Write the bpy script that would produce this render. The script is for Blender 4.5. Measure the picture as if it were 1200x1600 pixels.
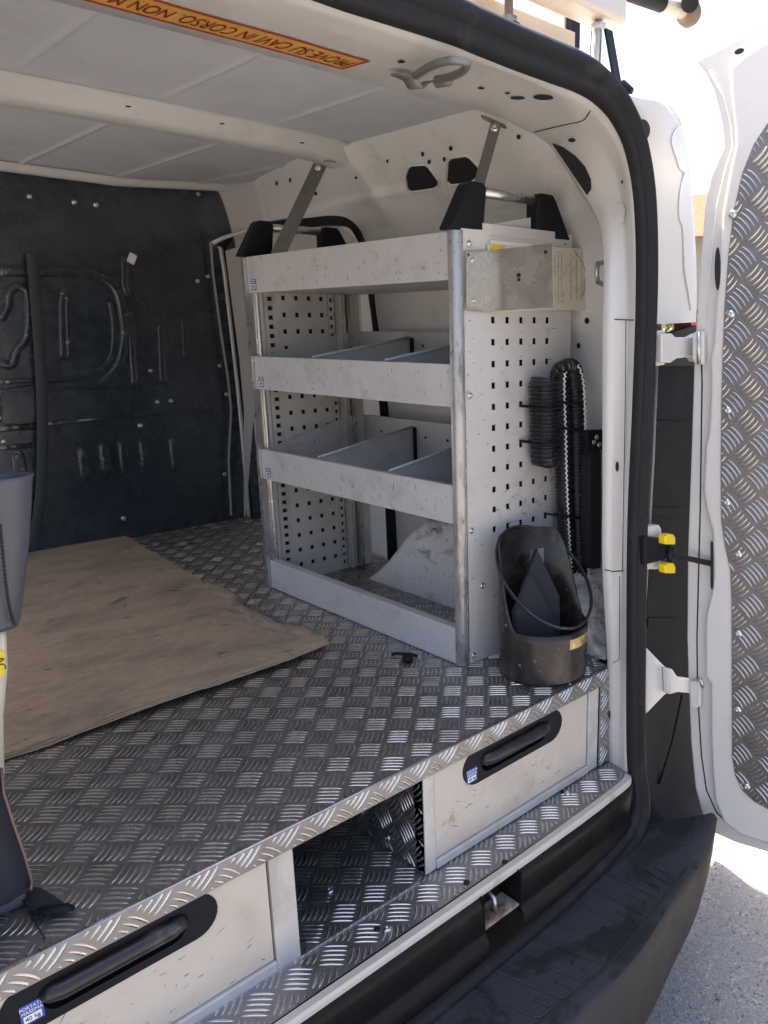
import bpy, bmesh, math, random
import numpy as np
from mathutils import Vector, Matrix, noise
from mathutils.geometry import tessellate_polygon
from mathutils.bvhtree import BVHTree
R = math.radians
random.seed(7)
for o in list(bpy.data.objects): bpy.data.objects.remove(o)
SC = bpy.context.scene
COL = SC.collection

# ------------------------------------------------------------------ camera
CX, CY, F = 785.0, 824.0, 1239.774
XA = Vector((2018-CX, 507-CY, F)).normalized()
YA = Vector((-540-CX, 519-CY, F)).normalized()
ZA = XA.cross(YA)
if ZA.y > 0: ZA = -ZA
MW = Matrix((XA, YA, ZA))
CAM = Vector((0, 0, 0.8))
cd = bpy.data.cameras.new('camera'); cam = bpy.data.objects.new('camera', cd); COL.objects.link(cam)
cd.sensor_fit = 'VERTICAL'; cd.sensor_height = 24; cd.sensor_width = 18
cd.lens = F/1600*24
cd.shift_x = -(CX-600)/1600; cd.shift_y = (CY-800)/1600
cd.clip_start = 0.01; cd.clip_end = 500
c0, c1, c2 = MW.col[0], MW.col[1], MW.col[2]
rot = Matrix((c0, -c1, -c2)).transposed()
cam.matrix_world = Matrix.Translation(CAM) @ rot.to_4x4()
SC.camera = cam
def ray(px, py): return MW @ Vector((px-CX, py-CY, F))
def atx(px, py, v): r = ray(px, py); return CAM + r*((v-CAM.x)/r.x)
def aty(px, py, v): r = ray(px, py); return CAM + r*((v-CAM.y)/r.y)
def atz(px, py, v): r = ray(px, py); return CAM + r*((v-CAM.z)/r.z)
def atpl(px, py, o, n): r = ray(px, py); return CAM + r*((o-CAM).dot(n)/r.dot(n))

# ------------------------------------------------------------------ world, sun, exposure
SUN_TO = Vector((-0.078, 0.48, 1.0)).normalized()
SUN_EL = math.asin(SUN_TO.z)
SUN_AZ = math.atan2(SUN_TO.x, SUN_TO.y)
w = bpy.data.worlds.new("World"); SC.world = w; w.use_nodes = True
nt = w.node_tree; nt.nodes.clear()
sky = nt.nodes.new('ShaderNodeTexSky'); sky.sky_type = 'NISHITA'; sky.sun_disc = False
sky.sun_elevation = SUN_EL; sky.sun_rotation = SUN_AZ
sky.air_density = 0.75; sky.dust_density = 5.0; sky.ozone_density = 0.2
bg = nt.nodes.new('ShaderNodeBackground'); bg.inputs[1].default_value = 0.15
wo = nt.nodes.new('ShaderNodeOutputWorld')
nt.links.new(sky.outputs[0], bg.inputs[0]); nt.links.new(bg.outputs[0], wo.inputs[0])
sd = bpy.data.lights.new('sun', 'SUN'); sd.energy = 5.0; sd.angle = R(0.5); sd.color = (1, .87, .70)
so = bpy.data.objects.new('sun', sd); COL.objects.link(so)
so.rotation_euler = SUN_TO.to_track_quat('Z', 'Y').to_euler(); so.location = (0, 0, 10)
SC.view_settings.view_transform = 'Standard'; SC.view_settings.look = 'None'
SC.view_settings.exposure = 1.95; SC.view_settings.gamma = 1.0
SC.render.engine = 'CYCLES'
SC.cycles.max_bounces = 10; SC.cycles.diffuse_bounces = 6; SC.cycles.glossy_bounces = 5

# ------------------------------------------------------------------ materials
MATS = {}
def mat(name, col, rough=.5, metal=0.0, dirt=None, dirt2=None, rvar=0.0, bump=None, coat=0.0, spec=None, emit=None, stretch=None, fine=None):
    """dirt=(colour, scale, threshold, softness, amount): wear with a shape of its own."""
    m = bpy.data.materials.new(name); m.use_nodes = True; n = m.node_tree.nodes; l = m.node_tree.links
    b = n['Principled BSDF']
    b.inputs['Roughness'].default_value = rough; b.inputs['Metallic'].default_value = metal
    b.inputs['Coat Weight'].default_value = coat; b.inputs['Coat Roughness'].default_value = .12
    if spec is not None: b.inputs['Specular IOR Level'].default_value = spec
    tc = n.new('ShaderNodeTexCoord'); mp = n.new('ShaderNodeMapping'); l.new(tc.outputs['Object'], mp.inputs[0])
    if stretch: mp.inputs['Scale'].default_value = stretch
    src = None
    base = n.new('ShaderNodeRGB'); base.outputs[0].default_value = (*col, 1); src = base.outputs[0]
    def nz(scale, det=4, rg=.6, dist=0):
        t = n.new('ShaderNodeTexNoise'); t.inputs['Scale'].default_value = scale; t.inputs['Detail'].default_value = det
        t.inputs['Roughness'].default_value = rg; t.inputs['Distortion'].default_value = dist
        l.new(mp.outputs[0], t.inputs['Vector']); return t
    def mixin(src, d):
        dc, sc, th, sf, am = d
        t = nz(sc, 7, .68, .4); rmp = n.new('ShaderNodeMapRange')
        rmp.inputs['From Min'].default_value = th; rmp.inputs['From Max'].default_value = th+sf
        rmp.inputs['To Max'].default_value = am; l.new(t.outputs[0], rmp.inputs[0])
        mx = n.new('ShaderNodeMix'); mx.data_type = 'RGBA'; l.new(rmp.outputs[0], mx.inputs[0])
        l.new(src, mx.inputs[6]); mx.inputs[7].default_value = (*dc, 1); return mx.outputs[2]
    if fine:   # gentle overall mottling
        t = nz(fine[0], 5, .6); mr = n.new('ShaderNodeMapRange'); mr.inputs['From Min'].default_value = .3; mr.inputs['From Max'].default_value = .7
        mr.inputs['To Min'].default_value = 1-fine[1]; mr.inputs['To Max'].default_value = 1+fine[1]; l.new(t.outputs[0], mr.inputs[0])
        vm = n.new('ShaderNodeVectorMath'); vm.operation = 'SCALE'; l.new(src, vm.inputs[0]); l.new(mr.outputs[0], vm.inputs['Scale']); src = vm.outputs[0]
    if dirt: src = mixin(src, dirt)
    if dirt2: src = mixin(src, dirt2)
    l.new(src, b.inputs['Base Color'])
    if rvar:
        t = nz(22, 5); mr = n.new('ShaderNodeMapRange'); mr.inputs['To Min'].default_value = max(.03, rough-rvar); mr.inputs['To Max'].default_value = min(1, rough+rvar)
        mr.inputs['From Min'].default_value = .3; mr.inputs['From Max'].default_value = .7
        l.new(t.outputs[0], mr.inputs[0]); l.new(mr.outputs[0], b.inputs['Roughness'])
    if bump:
        t = nz(bump[0], 3); bn = n.new('ShaderNodeBump'); bn.inputs['Strength'].default_value = bump[1]; bn.inputs['Distance'].default_value = bump[2] if len(bump) > 2 else .001
        l.new(t.outputs[0], bn.inputs['Height']); l.new(bn.outputs[0], b.inputs['Normal'])
    if emit: b.inputs['Emission Color'].default_value = (*emit, 1); b.inputs['Emission Strength'].default_value = 1
    MATS[name] = m; return m
white = mat('white_paint', (.61, .60, .575), .34, dirt=((.30, .26, .21), 9, .60, .2, .35), coat=.35, bump=(25, .12, .002), fine=(5, .03))  # van white lowered in colour to offset the strong outdoor light
inner = mat('lightened_inner_paint', (.75, .745, .73), .42, dirt=((.30, .28, .25), 7, .56, .22, .4), dirt2=((.10, .09, .08), 60, .70, .06, .5), bump=(14, .25, .003), fine=(4, .05))  # same van paint, lightened in colour to make up for weak interior light
roofm = mat('ceiling_paint', (.65, .68, .73), .45, dirt=((.36, .36, .36), 5, .5, .3, .4), bump=(9, .3, .003), fine=(6, .04))
archm = mat('scuffed_white', (.72, .71, .69), .45, dirt=((.16, .15, .135), 10, .52, .12, .7), dirt2=((.05, .04, .035), 70, .60, .05, .8), stretch=(1, .6, 1.3))
grey = mat('grey_powder_coat', (.56, .56, .565), .42, dirt=((.28, .25, .22), 9, .53, .2, .45), dirt2=((.10, .09, .085), 38, .645, .04, .7), rvar=.08, bump=(300, .06, .0005), fine=(5, .05))
panelm = mat('grey_side_panel', (.58, .56, .53), .40, dirt=((.30, .27, .24), 7, .54, .2, .4), dirt2=((.12, .10, .09), 34, .66, .04, .6), rvar=.06, bump=(300, .05, .0005), fine=(5, .03))
postm = mat('scratched_aluminium', (.40, .395, .39), .36, .5, dirt=((.12, .12, .12), 22, .50, .14, .75), dirt2=((.07, .07, .07), 120, .60, .06, .7), rvar=.1, stretch=(1, 1, .35))
alum = mat('aluminium', (.62, .61, .59), .30, .9, rvar=.12, dirt=((.30, .28, .26), 12, .55, .2, .5))
brushed = mat('bent_plate_metal', (.55, .53, .49), .26, .95, rvar=.06, dirt=((.36, .35, .33), 8, .50, .25, .6))
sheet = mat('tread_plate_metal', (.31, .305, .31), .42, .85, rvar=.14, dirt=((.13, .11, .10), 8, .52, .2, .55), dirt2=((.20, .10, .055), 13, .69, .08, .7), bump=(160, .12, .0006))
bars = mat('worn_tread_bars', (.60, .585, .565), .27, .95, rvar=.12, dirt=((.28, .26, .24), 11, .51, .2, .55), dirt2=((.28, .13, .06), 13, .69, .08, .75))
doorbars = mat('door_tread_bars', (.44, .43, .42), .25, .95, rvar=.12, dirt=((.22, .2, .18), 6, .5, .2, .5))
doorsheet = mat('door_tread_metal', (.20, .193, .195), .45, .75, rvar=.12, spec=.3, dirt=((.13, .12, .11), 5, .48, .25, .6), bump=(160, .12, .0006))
seal = mat('rubber_seal', (.020, .020, .022), .5, spec=.12, rvar=.12, dirt=((.07, .07, .068), 11, .56, .2, .45), bump=(45, .3, .003))
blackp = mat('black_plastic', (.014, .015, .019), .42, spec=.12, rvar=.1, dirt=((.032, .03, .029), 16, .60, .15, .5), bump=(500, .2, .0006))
cornerm = mat('matt_black_corner', (.012, .012, .015), .6, spec=.05, dirt=((.022, .022, .024), 8, .5, .2, .6), bump=(300, .3, .0008))
bump_p = mat('bumper_plastic', (.038, .039, .045), .55, spec=.12, rvar=.15, dirt=((.045, .045, .05), 7, .52, .2, .5), dirt2=((.014, .014, .018), 4, .52, .05, .7), bump=(420, .6, .0010))
bump_f = mat('bumper_face_plastic', (.046, .043, .040), .6, spec=.12, rvar=.1, dirt=((.08, .07, .055), 8, .55, .2, .5), bump=(420, .6, .0010))
gloss = mat('glossy_black_sill', (.010, .010, .010), .32, rvar=.1, spec=.12, dirt=((.05, .042, .035), 7, .60, .15, .4), bump=(20, .1, .002))
bulk = mat('bulkhead_paint', (.024, .033, .044), .27, rvar=.1, dirt=((.060, .080, .100), 4, .46, .26, .6), dirt2=((.35, .35, .34), 45, .70, .03, .6), bump=(9, .5, .006), coat=.5)  # bluish mottle lightened to paint some haze into the colour
bulkr = mat('bulkhead_ridge', (.027, .036, .046), .25, rvar=.08, dirt=((.42, .42, .40), 30, .60, .05, .7), coat=.5)
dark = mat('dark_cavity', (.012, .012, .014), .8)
strutm = mat('dull_strut_steel', (.21, .21, .20), .5, .5, rvar=.1, dirt=((.16, .14, .12), 16, .52, .2, .6))
steel = mat('zinc_steel', (.55, .55, .52), .35, .9, rvar=.1, dirt=((.20, .17, .12), 20, .55, .2, .5))
rusty = mat('rusty_steel', (.34, .31, .27), .6, .3, dirt=((.16, .07, .03), 24, .45, .15, .9))
boltm = mat('screw_metal', (.6, .6, .58), .3, .95, rvar=.1)
ply = mat('plywood_face', (.46, .335, .225), .8, stretch=(1.0, 2.0, 1), fine=(45, .14), dirt=((.24, .18, .13), 4, .45, .22, .75), dirt2=((.08, .08, .085), 7, .605, .06, .85), bump=(50, .4, .001))
torn = mat('torn_veneer', (.34, .25, .18), .8, stretch=(6, 1, 6), fine=(14, .25), dirt=((.16, .11, .08), 10, .5, .15, .7), bump=(80, .6, .002))
plye = mat('plywood_edge', (.52, .37, .22), .8, stretch=(4, 4, 40), fine=(8, .25), dirt=((.24, .16, .10), 12, .5, .2, .4), bump=(80, .7, .002))
asph = mat('asphalt', (.25, .235, .22), .9, fine=(200, .30), dirt=((.36, .335, .30), 95, .55, .08, .8), dirt2=((.055, .052, .05), 75, .57, .06, .85), bump=(140, 1.0, .008))
drawm = mat('drawer_front_paint', (.55, .495, .42), .45, dirt=((.38, .31, .23), 5, .52, .2, .5), dirt2=((.30, .18, .09), 9, .645, .06, .6), bump=(40, .05, .001), fine=(3, .03))
stripm = mat('sill_strip_metal', (.56, .51, .45), .5, .15, dirt=((.30, .25, .2), 12, .55, .15, .6))
draff = mat('drawer_frame_alu', (.58, .565, .53), .42, .25, dirt=((.36, .32, .27), 8, .50, .2, .6), rvar=.08)
yellow = mat('yellow_plastic', (.85, .62, .01), .4)
redm = mat('red_lamp', (.5, .015, .01), .2, coat=1)
orange = mat('orange_sticker', (.66, .35, .075), .5, fine=(8, .08))
redp = mat('red_print', (.36, .045, .03), .5)
blue = mat('blue_label', (.03, .10, .42), .4)
paper = mat('white_label', (.80, .79, .76), .5, dirt=((.45, .38, .28), 10, .6, .2, .5))
card = mat('aged_card', (.70, .64, .52), .6, dirt=((.28, .22, .15), 9, .56, .18, .7), dirt2=((.06, .05, .04), 18, .66, .08, .6))
ink = mat('black_print', (.03, .028, .025), .6)
rustlab = mat('stained_yellow_label', (.52, .38, .16), .5, dirt=((.20, .07, .02), 22, .48, .1, .9), dirt2=((.8, .72, .5), 40, .6, .1, .7))
hose = mat('black_hose', (.018, .019, .021), .30, rvar=.08)
thread = mat('white_thread', (.72, .72, .70), .6)
vinyl = mat('grey_vinyl', (.085, .09, .102), .42, rvar=.1, dirt=((.07, .07, .08), 9, .52, .2, .5), bump=(30, .3, .003))
cloth = mat('black_cloth', (.016, .018, .026), .8, bump=(300, .5, .001))
cream = mat('cream_plastic', (.62, .57, .46), .5, dirt=((.35, .29, .2), 14, .55, .2, .6))
beamm = mat('weathered_aluminium_beam', (.60, .53, .45), .5, .35, dirt=((.34, .27, .2), 7, .52, .2, .6), rvar=.1)
rodm = mat('rusty_rod', (.22, .14, .11), .6, .3)
tile = mat('roof_tile', (.26, .075, .035), .8, fine=(6, .2)); wallm = mat('house_wall', (.30, .27, .22), .8)
leafm = mat('leaf_green', (.09, .12, .03), .7, fine=(3, .4), dirt=((.5, .4, .03), 6, .6, .1, .9)); barkm = mat('bark', (.12, .09, .06), .9)
gripm = mat('worn_grip_plastic', (.014, .014, .016), .3, dirt=((.10, .085, .065), 18, .56, .12, .6), dirt2=((.3, .28, .24), 70, .69, .03, .6))
holder = mat('holder_plastic', (.017, .015, .014), .34, rvar=.14, dirt=((.085, .066, .050), 9, .47, .2, .8), dirt2=((.30, .26, .21), 70, .635, .03, .8), bump=(40, .2, .002))

# ------------------------------------------------------------------ mesh builder
ORG = {}
class MB:
    def __init__(s): s.v = []; s.f = []; s.sm = []; s.mi = []; s.cm = 0
    def add(s, vs, fs, smooth=False):
        b = len(s.v); s.v += [Vector(p) for p in vs]
        for f in fs: s.f.append([b+i for i in f]); s.sm.append(smooth); s.mi.append(s.cm)
        return s
    def box(s, x0, x1, y0, y1, z0, z1):
        vs = [(x, y, z) for x in (x0, x1) for y in (y0, y1) for z in (z0, z1)]
        return s.add(vs, [(0, 1, 3, 2), (4, 6, 7, 5), (0, 4, 5, 1), (2, 3, 7, 6), (0, 2, 6, 4), (1, 5, 7, 3)])
    def obox(s, c, ax, ay, az):    # centre and half axes
        c = Vector(c); ax, ay, az = Vector(ax), Vector(ay), Vector(az)
        vs = [c+ax*i+ay*j+az*k for i in (-1, 1) for j in (-1, 1) for k in (-1, 1)]
        return s.add(vs, [(0, 1, 3, 2), (4, 6, 7, 5), (0, 4, 5, 1), (2, 3, 7, 6), (0, 2, 6, 4), (1, 5, 7, 3)])
    def bar(s, a, b, wv, tv):      # flat bar from a to b, half width vector, half thickness vector
        a, b = Vector(a), Vector(b); wv, tv = Vector(wv), Vector(tv)
        return s.obox((a+b)/2, (b-a)/2, wv, tv)
    def prism(s, pts, ext, holes=(), smooth=False):   # planar outline (3D) + extrusion vector
        loops = [[Vector(p) for p in pts]]+[[Vector(p) for p in h] for h in holes]
        tris = tessellate_polygon(loops); flat = [p for lp in loops for p in lp]; n = len(flat); ext = Vector(ext)
        s.add(flat+[p+ext for p in flat], [tuple(t) for t in tris]+[tuple(n+i for i in reversed(t)) for t in tris], False)
        base = len(s.v)-2*n; k = 0
        for lp in loops:
            m = len(lp)
            for i in range(m):
                j = (i+1) % m; s.f.append([base+k+i, base+k+j, base+n+k+j, base+n+k+i]); s.sm.append(smooth); s.mi.append(s.cm)
            k += m
        return s
    def loft(s, rows, smooth=True, closed=False, caps=False):
        m = len(rows[0]); vs = [p for r in rows for p in r]; fs = []
        for i in range(len(rows)-1):
            for j in range(m if closed else m-1):
                k = (j+1) % m; fs.append((i*m+j, i*m+k, (i+1)*m+k, (i+1)*m+j))
        if caps: fs += [tuple(range(m-1, -1, -1)), tuple((len(rows)-1)*m+j for j in range(m))]
        return s.add(vs, fs, smooth)
    def tube(s, path, r, seg=12, caps=True, up=None, flat=1.0, closed=False):
        P = [Vector(p) for p in path]; rows = []; n = len(P); U = None
        for i, p in enumerate(P):
            t = (P[(i+1) % n]-P[i-1]) if closed else (P[min(i+1, n-1)]-P[max(i-1, 0)])
            t.normalize()
            if U is None:
                U = Vector(up) if up else (Vector((0, 0, 1)) if abs(t.z) < .9 else Vector((1, 0, 0)))
            U = (U-t*U.dot(t)).normalized(); W = t.cross(U)
            rr = r[i] if isinstance(r, (list, tuple)) else r
            rows.append([p+U*(math.cos(a)*rr*flat)+W*(math.sin(a)*rr) for a in [2*math.pi*k/seg for k in range(seg)]])
        if closed: rows.append(rows[0])
        return s.loft(rows, True, True, caps and not closed)
    def cyl(s, a, b, r, seg=20, r2=None):
        return s.tube([a, b], [r, r if r2 is None else r2], seg)
    def build(s, name, m, parent=None, bevel=0, loc=None, bseg=2, autosm=True):
        me = bpy.data.meshes.new(name); o = bpy.data.objects.new(name, me); COL.objects.link(o)
        off = ORG.get(parent.name, Vector()) if parent else (Vector(loc) if loc else Vector())
        me.from_pydata([p-off for p in s.v], [], s.f)
        me.polygons.foreach_set('use_smooth', s.sm)
        ms = m if isinstance(m, (list, tuple)) else [m]
        for q in ms: me.materials.append(q)
        me.polygons.foreach_set('material_index', s.mi)
        if not parent and loc: o.location = loc
        if parent: o.parent = parent
        ORG[o.name] = off
        bm = bmesh.new(); bm.from_mesh(me); bmesh.ops.recalc_face_normals(bm, faces=bm.faces); bm.to_mesh(me); bm.free()
        if bevel:
            b = o.modifiers.new('bevel', 'BEVEL'); b.width = bevel; b.segments = bseg; b.limit_method = 'ANGLE'; b.angle_limit = R(35)
            b.harden_normals = False
        return o
def root(name, loc, label, cat, group=None):
    o = bpy.data.objects.new(name, None); COL.objects.link(o); o.location = loc; o.empty_display_size = .05
    o['label'] = label; o['category'] = cat
    if group: o['group'] = group
    ORG[o.name] = Vector(loc); return o
def tag(o, label=None, cat=None, group=None, kind=None):
    for k, v in (('label', label), ('category', cat), ('group', group), ('kind', kind)):
        if v: o[k] = v
    return o
def inst(name, me, parent, p, q=None, sc=None):    # a copy sharing mesh data, at world point p
    o = bpy.data.objects.new(name, me); COL.objects.link(o); o.parent = parent
    o.location = Vector(p)-ORG.get(parent.name, Vector()); ORG[o.name] = Vector(p)
    if q is not None: o.rotation_mode = 'QUATERNION'; o.rotation_quaternion = q
    if sc: o.scale = (sc, sc, sc)
    return o
def facing(n): return Vector(n).to_track_quat('Z', 'Y')
def mesh_of(mb, name, m):
    o = mb.build(name, m); me = o.data; bpy.data.objects.remove(o); return me
def screw_mesh(r=.0075, h=.004):
    mb = MB(); rows = []
    for rr, zz in ((r, 0), (r, h*.3), (r*.92, h*.55), (r*.7, h*.9), (r*.42, h), (r*.36, h*.98), (r*.30, h*.35), (0.0001, h*.3)):
        rows.append([Vector((math.cos(a)*rr, math.sin(a)*rr, zz)) for a in [2*math.pi*k/18 for k in range(18)]])
    mb.loft(rows, True, True); return mesh_of(mb, 'screw', boltm)
SCREW = screw_mesh()
def stadium(c, a, b, half, r, n=10):  # outline centred c, along unit a, height along b
    pts = []
    for k in range(n+1):
        t = -math.pi/2+math.pi*k/n; pts.append(c+a*(half+math.cos(t)*r)+b*(math.sin(t)*r))
    for k in range(n+1):
        t = math.pi/2+math.pi*k/n; pts.append(c+a*(-half+math.cos(t)*r)+b*(math.sin(t)*r))
    return pts
def inpoly(x, y, P):
    c = False; n = len(P); j = n-1
    for i in range(n):
        if (P[i][1] > y) != (P[j][1] > y) and x < (P[j][0]-P[i][0])*(y-P[i][1])/(P[j][1]-P[i][1])+P[i][0]: c = not c
        j = i
    return c
def text(s, size, origin, u, v, m, parent, name='lettering', align='CENTER', ext=.0002, xs=1.0, bold=0):
    cu = bpy.data.curves.new(name, 'FONT'); cu.body = s; cu.size = size; cu.align_x = align; cu.align_y = 'CENTER'; cu.extrude = ext; cu.offset = bold
    t = bpy.data.objects.new('tmp', cu); COL.objects.link(t); dg = bpy.context.evaluated_depsgraph_get()
    me = bpy.data.meshes.new_from_object(t.evaluated_get(dg)); bpy.data.objects.remove(t); bpy.data.curves.remove(cu)
    u, v = Vector(u).normalized(), Vector(v).normalized(); n = u.cross(v); off = ORG[parent.name]
    for vt in me.vertices:
        c = vt.co; vt.co = Vector(origin)-off+u*(c.x*xs)+v*c.y+n*c.z
    me.name = name; me.materials.clear(); me.materials.append(m)
    o = bpy.data.objects.new(name, me); COL.objects.link(o); o.parent = parent; ORG[o.name] = off; return o

# ------------------------------------------------------------------ tread plate: five-bar relief built as geometry
PX, PY = .0722, .0738
def tread_bars(name, parent, o, U, V, poly, m, holes=(), u0=.6809, v0=1.3854, skip=None):
    o, U, V = Vector(o), Vector(U), Vector(V); N = U.cross(V).normalized()
    us = [p[0] for p in poly]; vs = [p[1] for p in poly]
    VV = []; FF = []; ST = 9; L = .0435; W = .0029; H = .0017; sag = .0024
    i0, i1 = int((min(us)-u0)/PX)-2, int((max(us)-u0)/PX)+2; j0, j1 = int((min(vs)-v0)/PY)-2, int((max(vs)-v0)/PY)+2
    for i in range(i0, i1+1):
        for j in range(j0, j1+1):
            for typ in (0, 1):
                cu, cv = u0+(i+.5*typ)*PX, v0+(j+.5*typ)*PY
                cell = random.uniform(.72, 1.12)
                d = Vector((1, -1)).normalized() if typ == 0 else Vector((1, 1)).normalized()
                e = Vector((d.y, -d.x)) if typ == 0 else Vector((-d.y, d.x))
                for k in range(5):
                    c = Vector((cu, cv))+e*((k-2)*.0104)+Vector((random.gauss(0, .0002), random.gauss(0, .0002)))
                    run = []; hh = H*random.uniform(.9, 1.08)*cell
                    for q in range(ST):
                        t = q/(ST-1)*2-1
                        p = c+d*(t*L/2)+e*(sag*(t*t-.4))
                        ok = inpoly(p.x, p.y, poly) and not any(inpoly(p.x, p.y, h) for h in holes)
                        if ok: run.append((p, t))
                        elif run: break
                    if len(run) < 2: continue
                    b = len(VV)
                    for p, t in run:
                        w = W*math.sqrt(max(0, 1-abs(t)**2.2))+.00015; h = hh*math.sqrt(max(0, 1-abs(t)**3))+.0001
                        for a, hz in ((-1, -.0003), (-.55, .72), (0, 1), (.55, .72), (1, -.0003)):
                            pp = p+e*(a*w); VV.append(o+U*pp.x+V*pp.y+N*(h*hz if hz > 0 else hz))
                    for q in range(len(run)-1):
                        for a in range(4):
                            FF.append((b+q*5+a, b+(q+1)*5+a, b+(q+1)*5+a+1, b+q*5+a+1))
    off = ORG[parent.name]
    me = bpy.data.meshes.new(name); me.from_pydata([p-off for p in VV], [], FF)
    me.polygons.foreach_set('use_smooth', [True]*len(FF)); me.materials.append(m)
    ob = bpy.data.objects.new(name, me); COL.objects.link(ob); ob.parent = parent; ORG[ob.name] = off
    ob['kind'] = 'stuff'; return ob

G = -.86   # ground height
# ================================================================== GROUND
gm = MB(); gm.add([(-150, -150, G), (150, -150, G), (150, 250, G), (-150, 250, G)], [(0, 1, 2, 3)])
g = gm.build('ground', asph); g['kind'] = 'structure'
# loose stone chips standing proud in the asphalt near the bumper
rng = np.random.default_rng(3); n = 30000
sx = rng.uniform(.95, 2.6, n); sy = rng.uniform(.3, 1.5, n); sr = rng.uniform(.0015, .0045, n)**1.0; VV = []; FF = []
for a in range(n):
    b = len(VV); r_ = sr[a]; th = random.uniform(0, 6.28)
    for k in range(5):
        t = th+k*1.2566; q = r_*random.uniform(.7, 1.25); VV.append((sx[a]+math.cos(t)*q, sy[a]+math.sin(t)*q, G-.0005))
    VV.append((sx[a]+random.uniform(-.3, .3)*r_, sy[a], G+r_*random.uniform(.35, .75)))
    for k in range(5): FF.append((b+k, b+(k+1) % 5, b+5))
me = bpy.data.meshes.new('asphalt_chippings'); me.from_pydata(VV, [], FF); me.materials.append(mat('stone_chips', (.34, .32, .29), .85, fine=(60, .5)))
oc = bpy.data.objects.new('asphalt_chippings', me); COL.objects.link(oc); tag(oc, 'pale stone chippings set in the asphalt beside the bumper', 'gravel', kind='stuff')

# ================================================================== VAN
van = root('cargo_van', (.725, 2.0, G), 'white cargo van with its rear doors open, seen into the load bay', 'van')
CXM = .725
def mir(p): return Vector((2*CXM-p[0], p[1], p[2]))
# --- rear door frame (opening): rows seal edge, crease, inner edge, return
z_ = Vector
def sl(px, py):
    return aty(px, py, .985)
R0 = [z_((.725, .985, 1.216)), sl(699, 65), sl(747, 84), sl(810, 109), sl(862, 128), sl(905, 144), sl(934, 162), sl(960, 192), sl(981, 240), sl(994, 320), sl(997, 450), sl(991, 640), sl(984, 800), sl(982, 960), z_((1.459, .985, -.262))]
R1 = [z_((.725, 1.06, 1.214)), z_((.9, 1.06, 1.213)), aty(739, 110, 1.06), aty(823, 139, 1.06), aty(866, 162, 1.06), aty(902, 186, 1.06), aty(926, 205, 1.06), aty(946, 236, 1.06), aty(966, 285, 1.055), aty(977, 370, 1.04), aty(981, 500, 1.03), aty(978, 660, 1.03), aty(974, 810, 1.03), aty(971, 960, 1.03), z_((1.470, 1.02, -.262))]
R2 = [z_((.725, 1.26, 1.223)), z_((.9, 1.26, 1.222)), z_((1.08, 1.26, 1.220)), aty(759, 180, 1.26), aty(810, 203, 1.26), aty(854, 226, 1.25), aty(880, 258, 1.22), aty(904, 300, 1.18), aty(928, 338, 1.13), aty(940, 393, 1.08), aty(938, 540, 1.065), z_((1.416, 1.06, .45)), z_((1.425, 1.06, .248)), z_((1.458, 1.06, 0)), z_((1.474, 1.06, -.262))]
R3 = [z_((.725, 1.275, 1.325)), z_((.9, 1.275, 1.325)), z_((1.08, 1.275, 1.325)), z_((1.25, 1.28, 1.325)), z_((1.40, 1.28, 1.32)), z_((1.50, 1.30, 1.27)), z_((1.58, 1.28, 1.15)), z_((1.64, 1.22, 1.05)), z_((1.66, 1.17, .94)), z_((1.68, 1.10, .82)), z_((1.69, 1.08, .68)), z_((1.69, 1.07, .45)), z_((1.69, 1.07, .248)), z_((1.69, 1.07, 0)), z_((1.69, 1.07, -.262))]
def refine(rows, k=4):   # catmull-rom along the rows
    out = []
    for r in rows:
        o = []; n = len(r)
        for i in range(n-1):
            p0, p1, p2, p3 = r[max(i-1, 0)], r[i], r[i+1], r[min(i+2, n-1)]
            for j in range(k):
                t = j/k; o.append(.5*((2*p1)+(p2-p0)*t+(2*p0-5*p1+4*p2-p3)*t*t+(3*p1-p0-3*p2+p3)*t**3))
        o.append(r[-1]); out.append(o)
    return out
rows = refine([R0, R1, R2, R3])
# round the crease with extra rows
def mixr(a, b, t): return [p.lerp(q, t) for p, q in zip(a, b)]
rA, rB, rC, rD = rows
lip = [p+Vector(((p.x-CXM)/abs(p.x-CXM+1e-6)*.014*min(1, max(0, (1.2-p.z)/.15)), 0, .012*max(0, min(1, (p.z-1.0)/.15)))) for p in rA]
rrows = [lip, mixr(rA, rB, .25), mixr(rA, rB, .5), mixr(rA, rB, .88), [a.lerp(b, .5)*.5+c*.5 for a, b, c in zip(mixr(rA, rB, .9), mixr(rB, rC, .08), rB)], mixr(rB, rC, .10), mixr(rB, rC, .5), mixr(rB, rC, .92), mixr(rC, rD, .06), rD]
fr = MB(); fr.loft(rrows)
fr.loft([[mir(p) for p in r] for r in rrows])
frame = fr.build('door_frame', white, van)
bvh = BVHTree.FromPolygons([v.co+ORG[frame.name] for v in frame.data.vertices], [p.vertices[:] for p in frame.data.polygons])
def cast(px, py, lift=.0015, b=None):
    h = (b or bvh).ray_cast(CAM, ray(px, py).normalized()); p, nrm = h[0], h[1]
    if p is None: return None, None
    if nrm.dot(ray(px, py)) > 0: nrm = -nrm
    return p+nrm*lift, nrm
def patch(name, pix, m, parent, lift=.0015, b=None):
    pts = [cast(x, y, lift, b)[0] for x, y in pix]
    pts = [p for p in pts if p is not None]
    if len(pts) < 3: return None
    c = sum(pts, Vector())/len(pts); mb = MB(); n = len(pts)
    mb.add(pts+[c], [(i, (i+1) % n, n) for i in range(n)], True); return mb.build(name, m, parent)
def ell(cx, cy, a, b, rot=0, n=18):
    return [(cx+math.cos(t)*a*math.cos(rot)-math.sin(t)*b*math.sin(rot), cy+math.cos(t)*a*math.sin(rot)+math.sin(t)*b*math.cos(rot)) for t in [2*math.pi*k/n for k in range(n)]]
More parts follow.
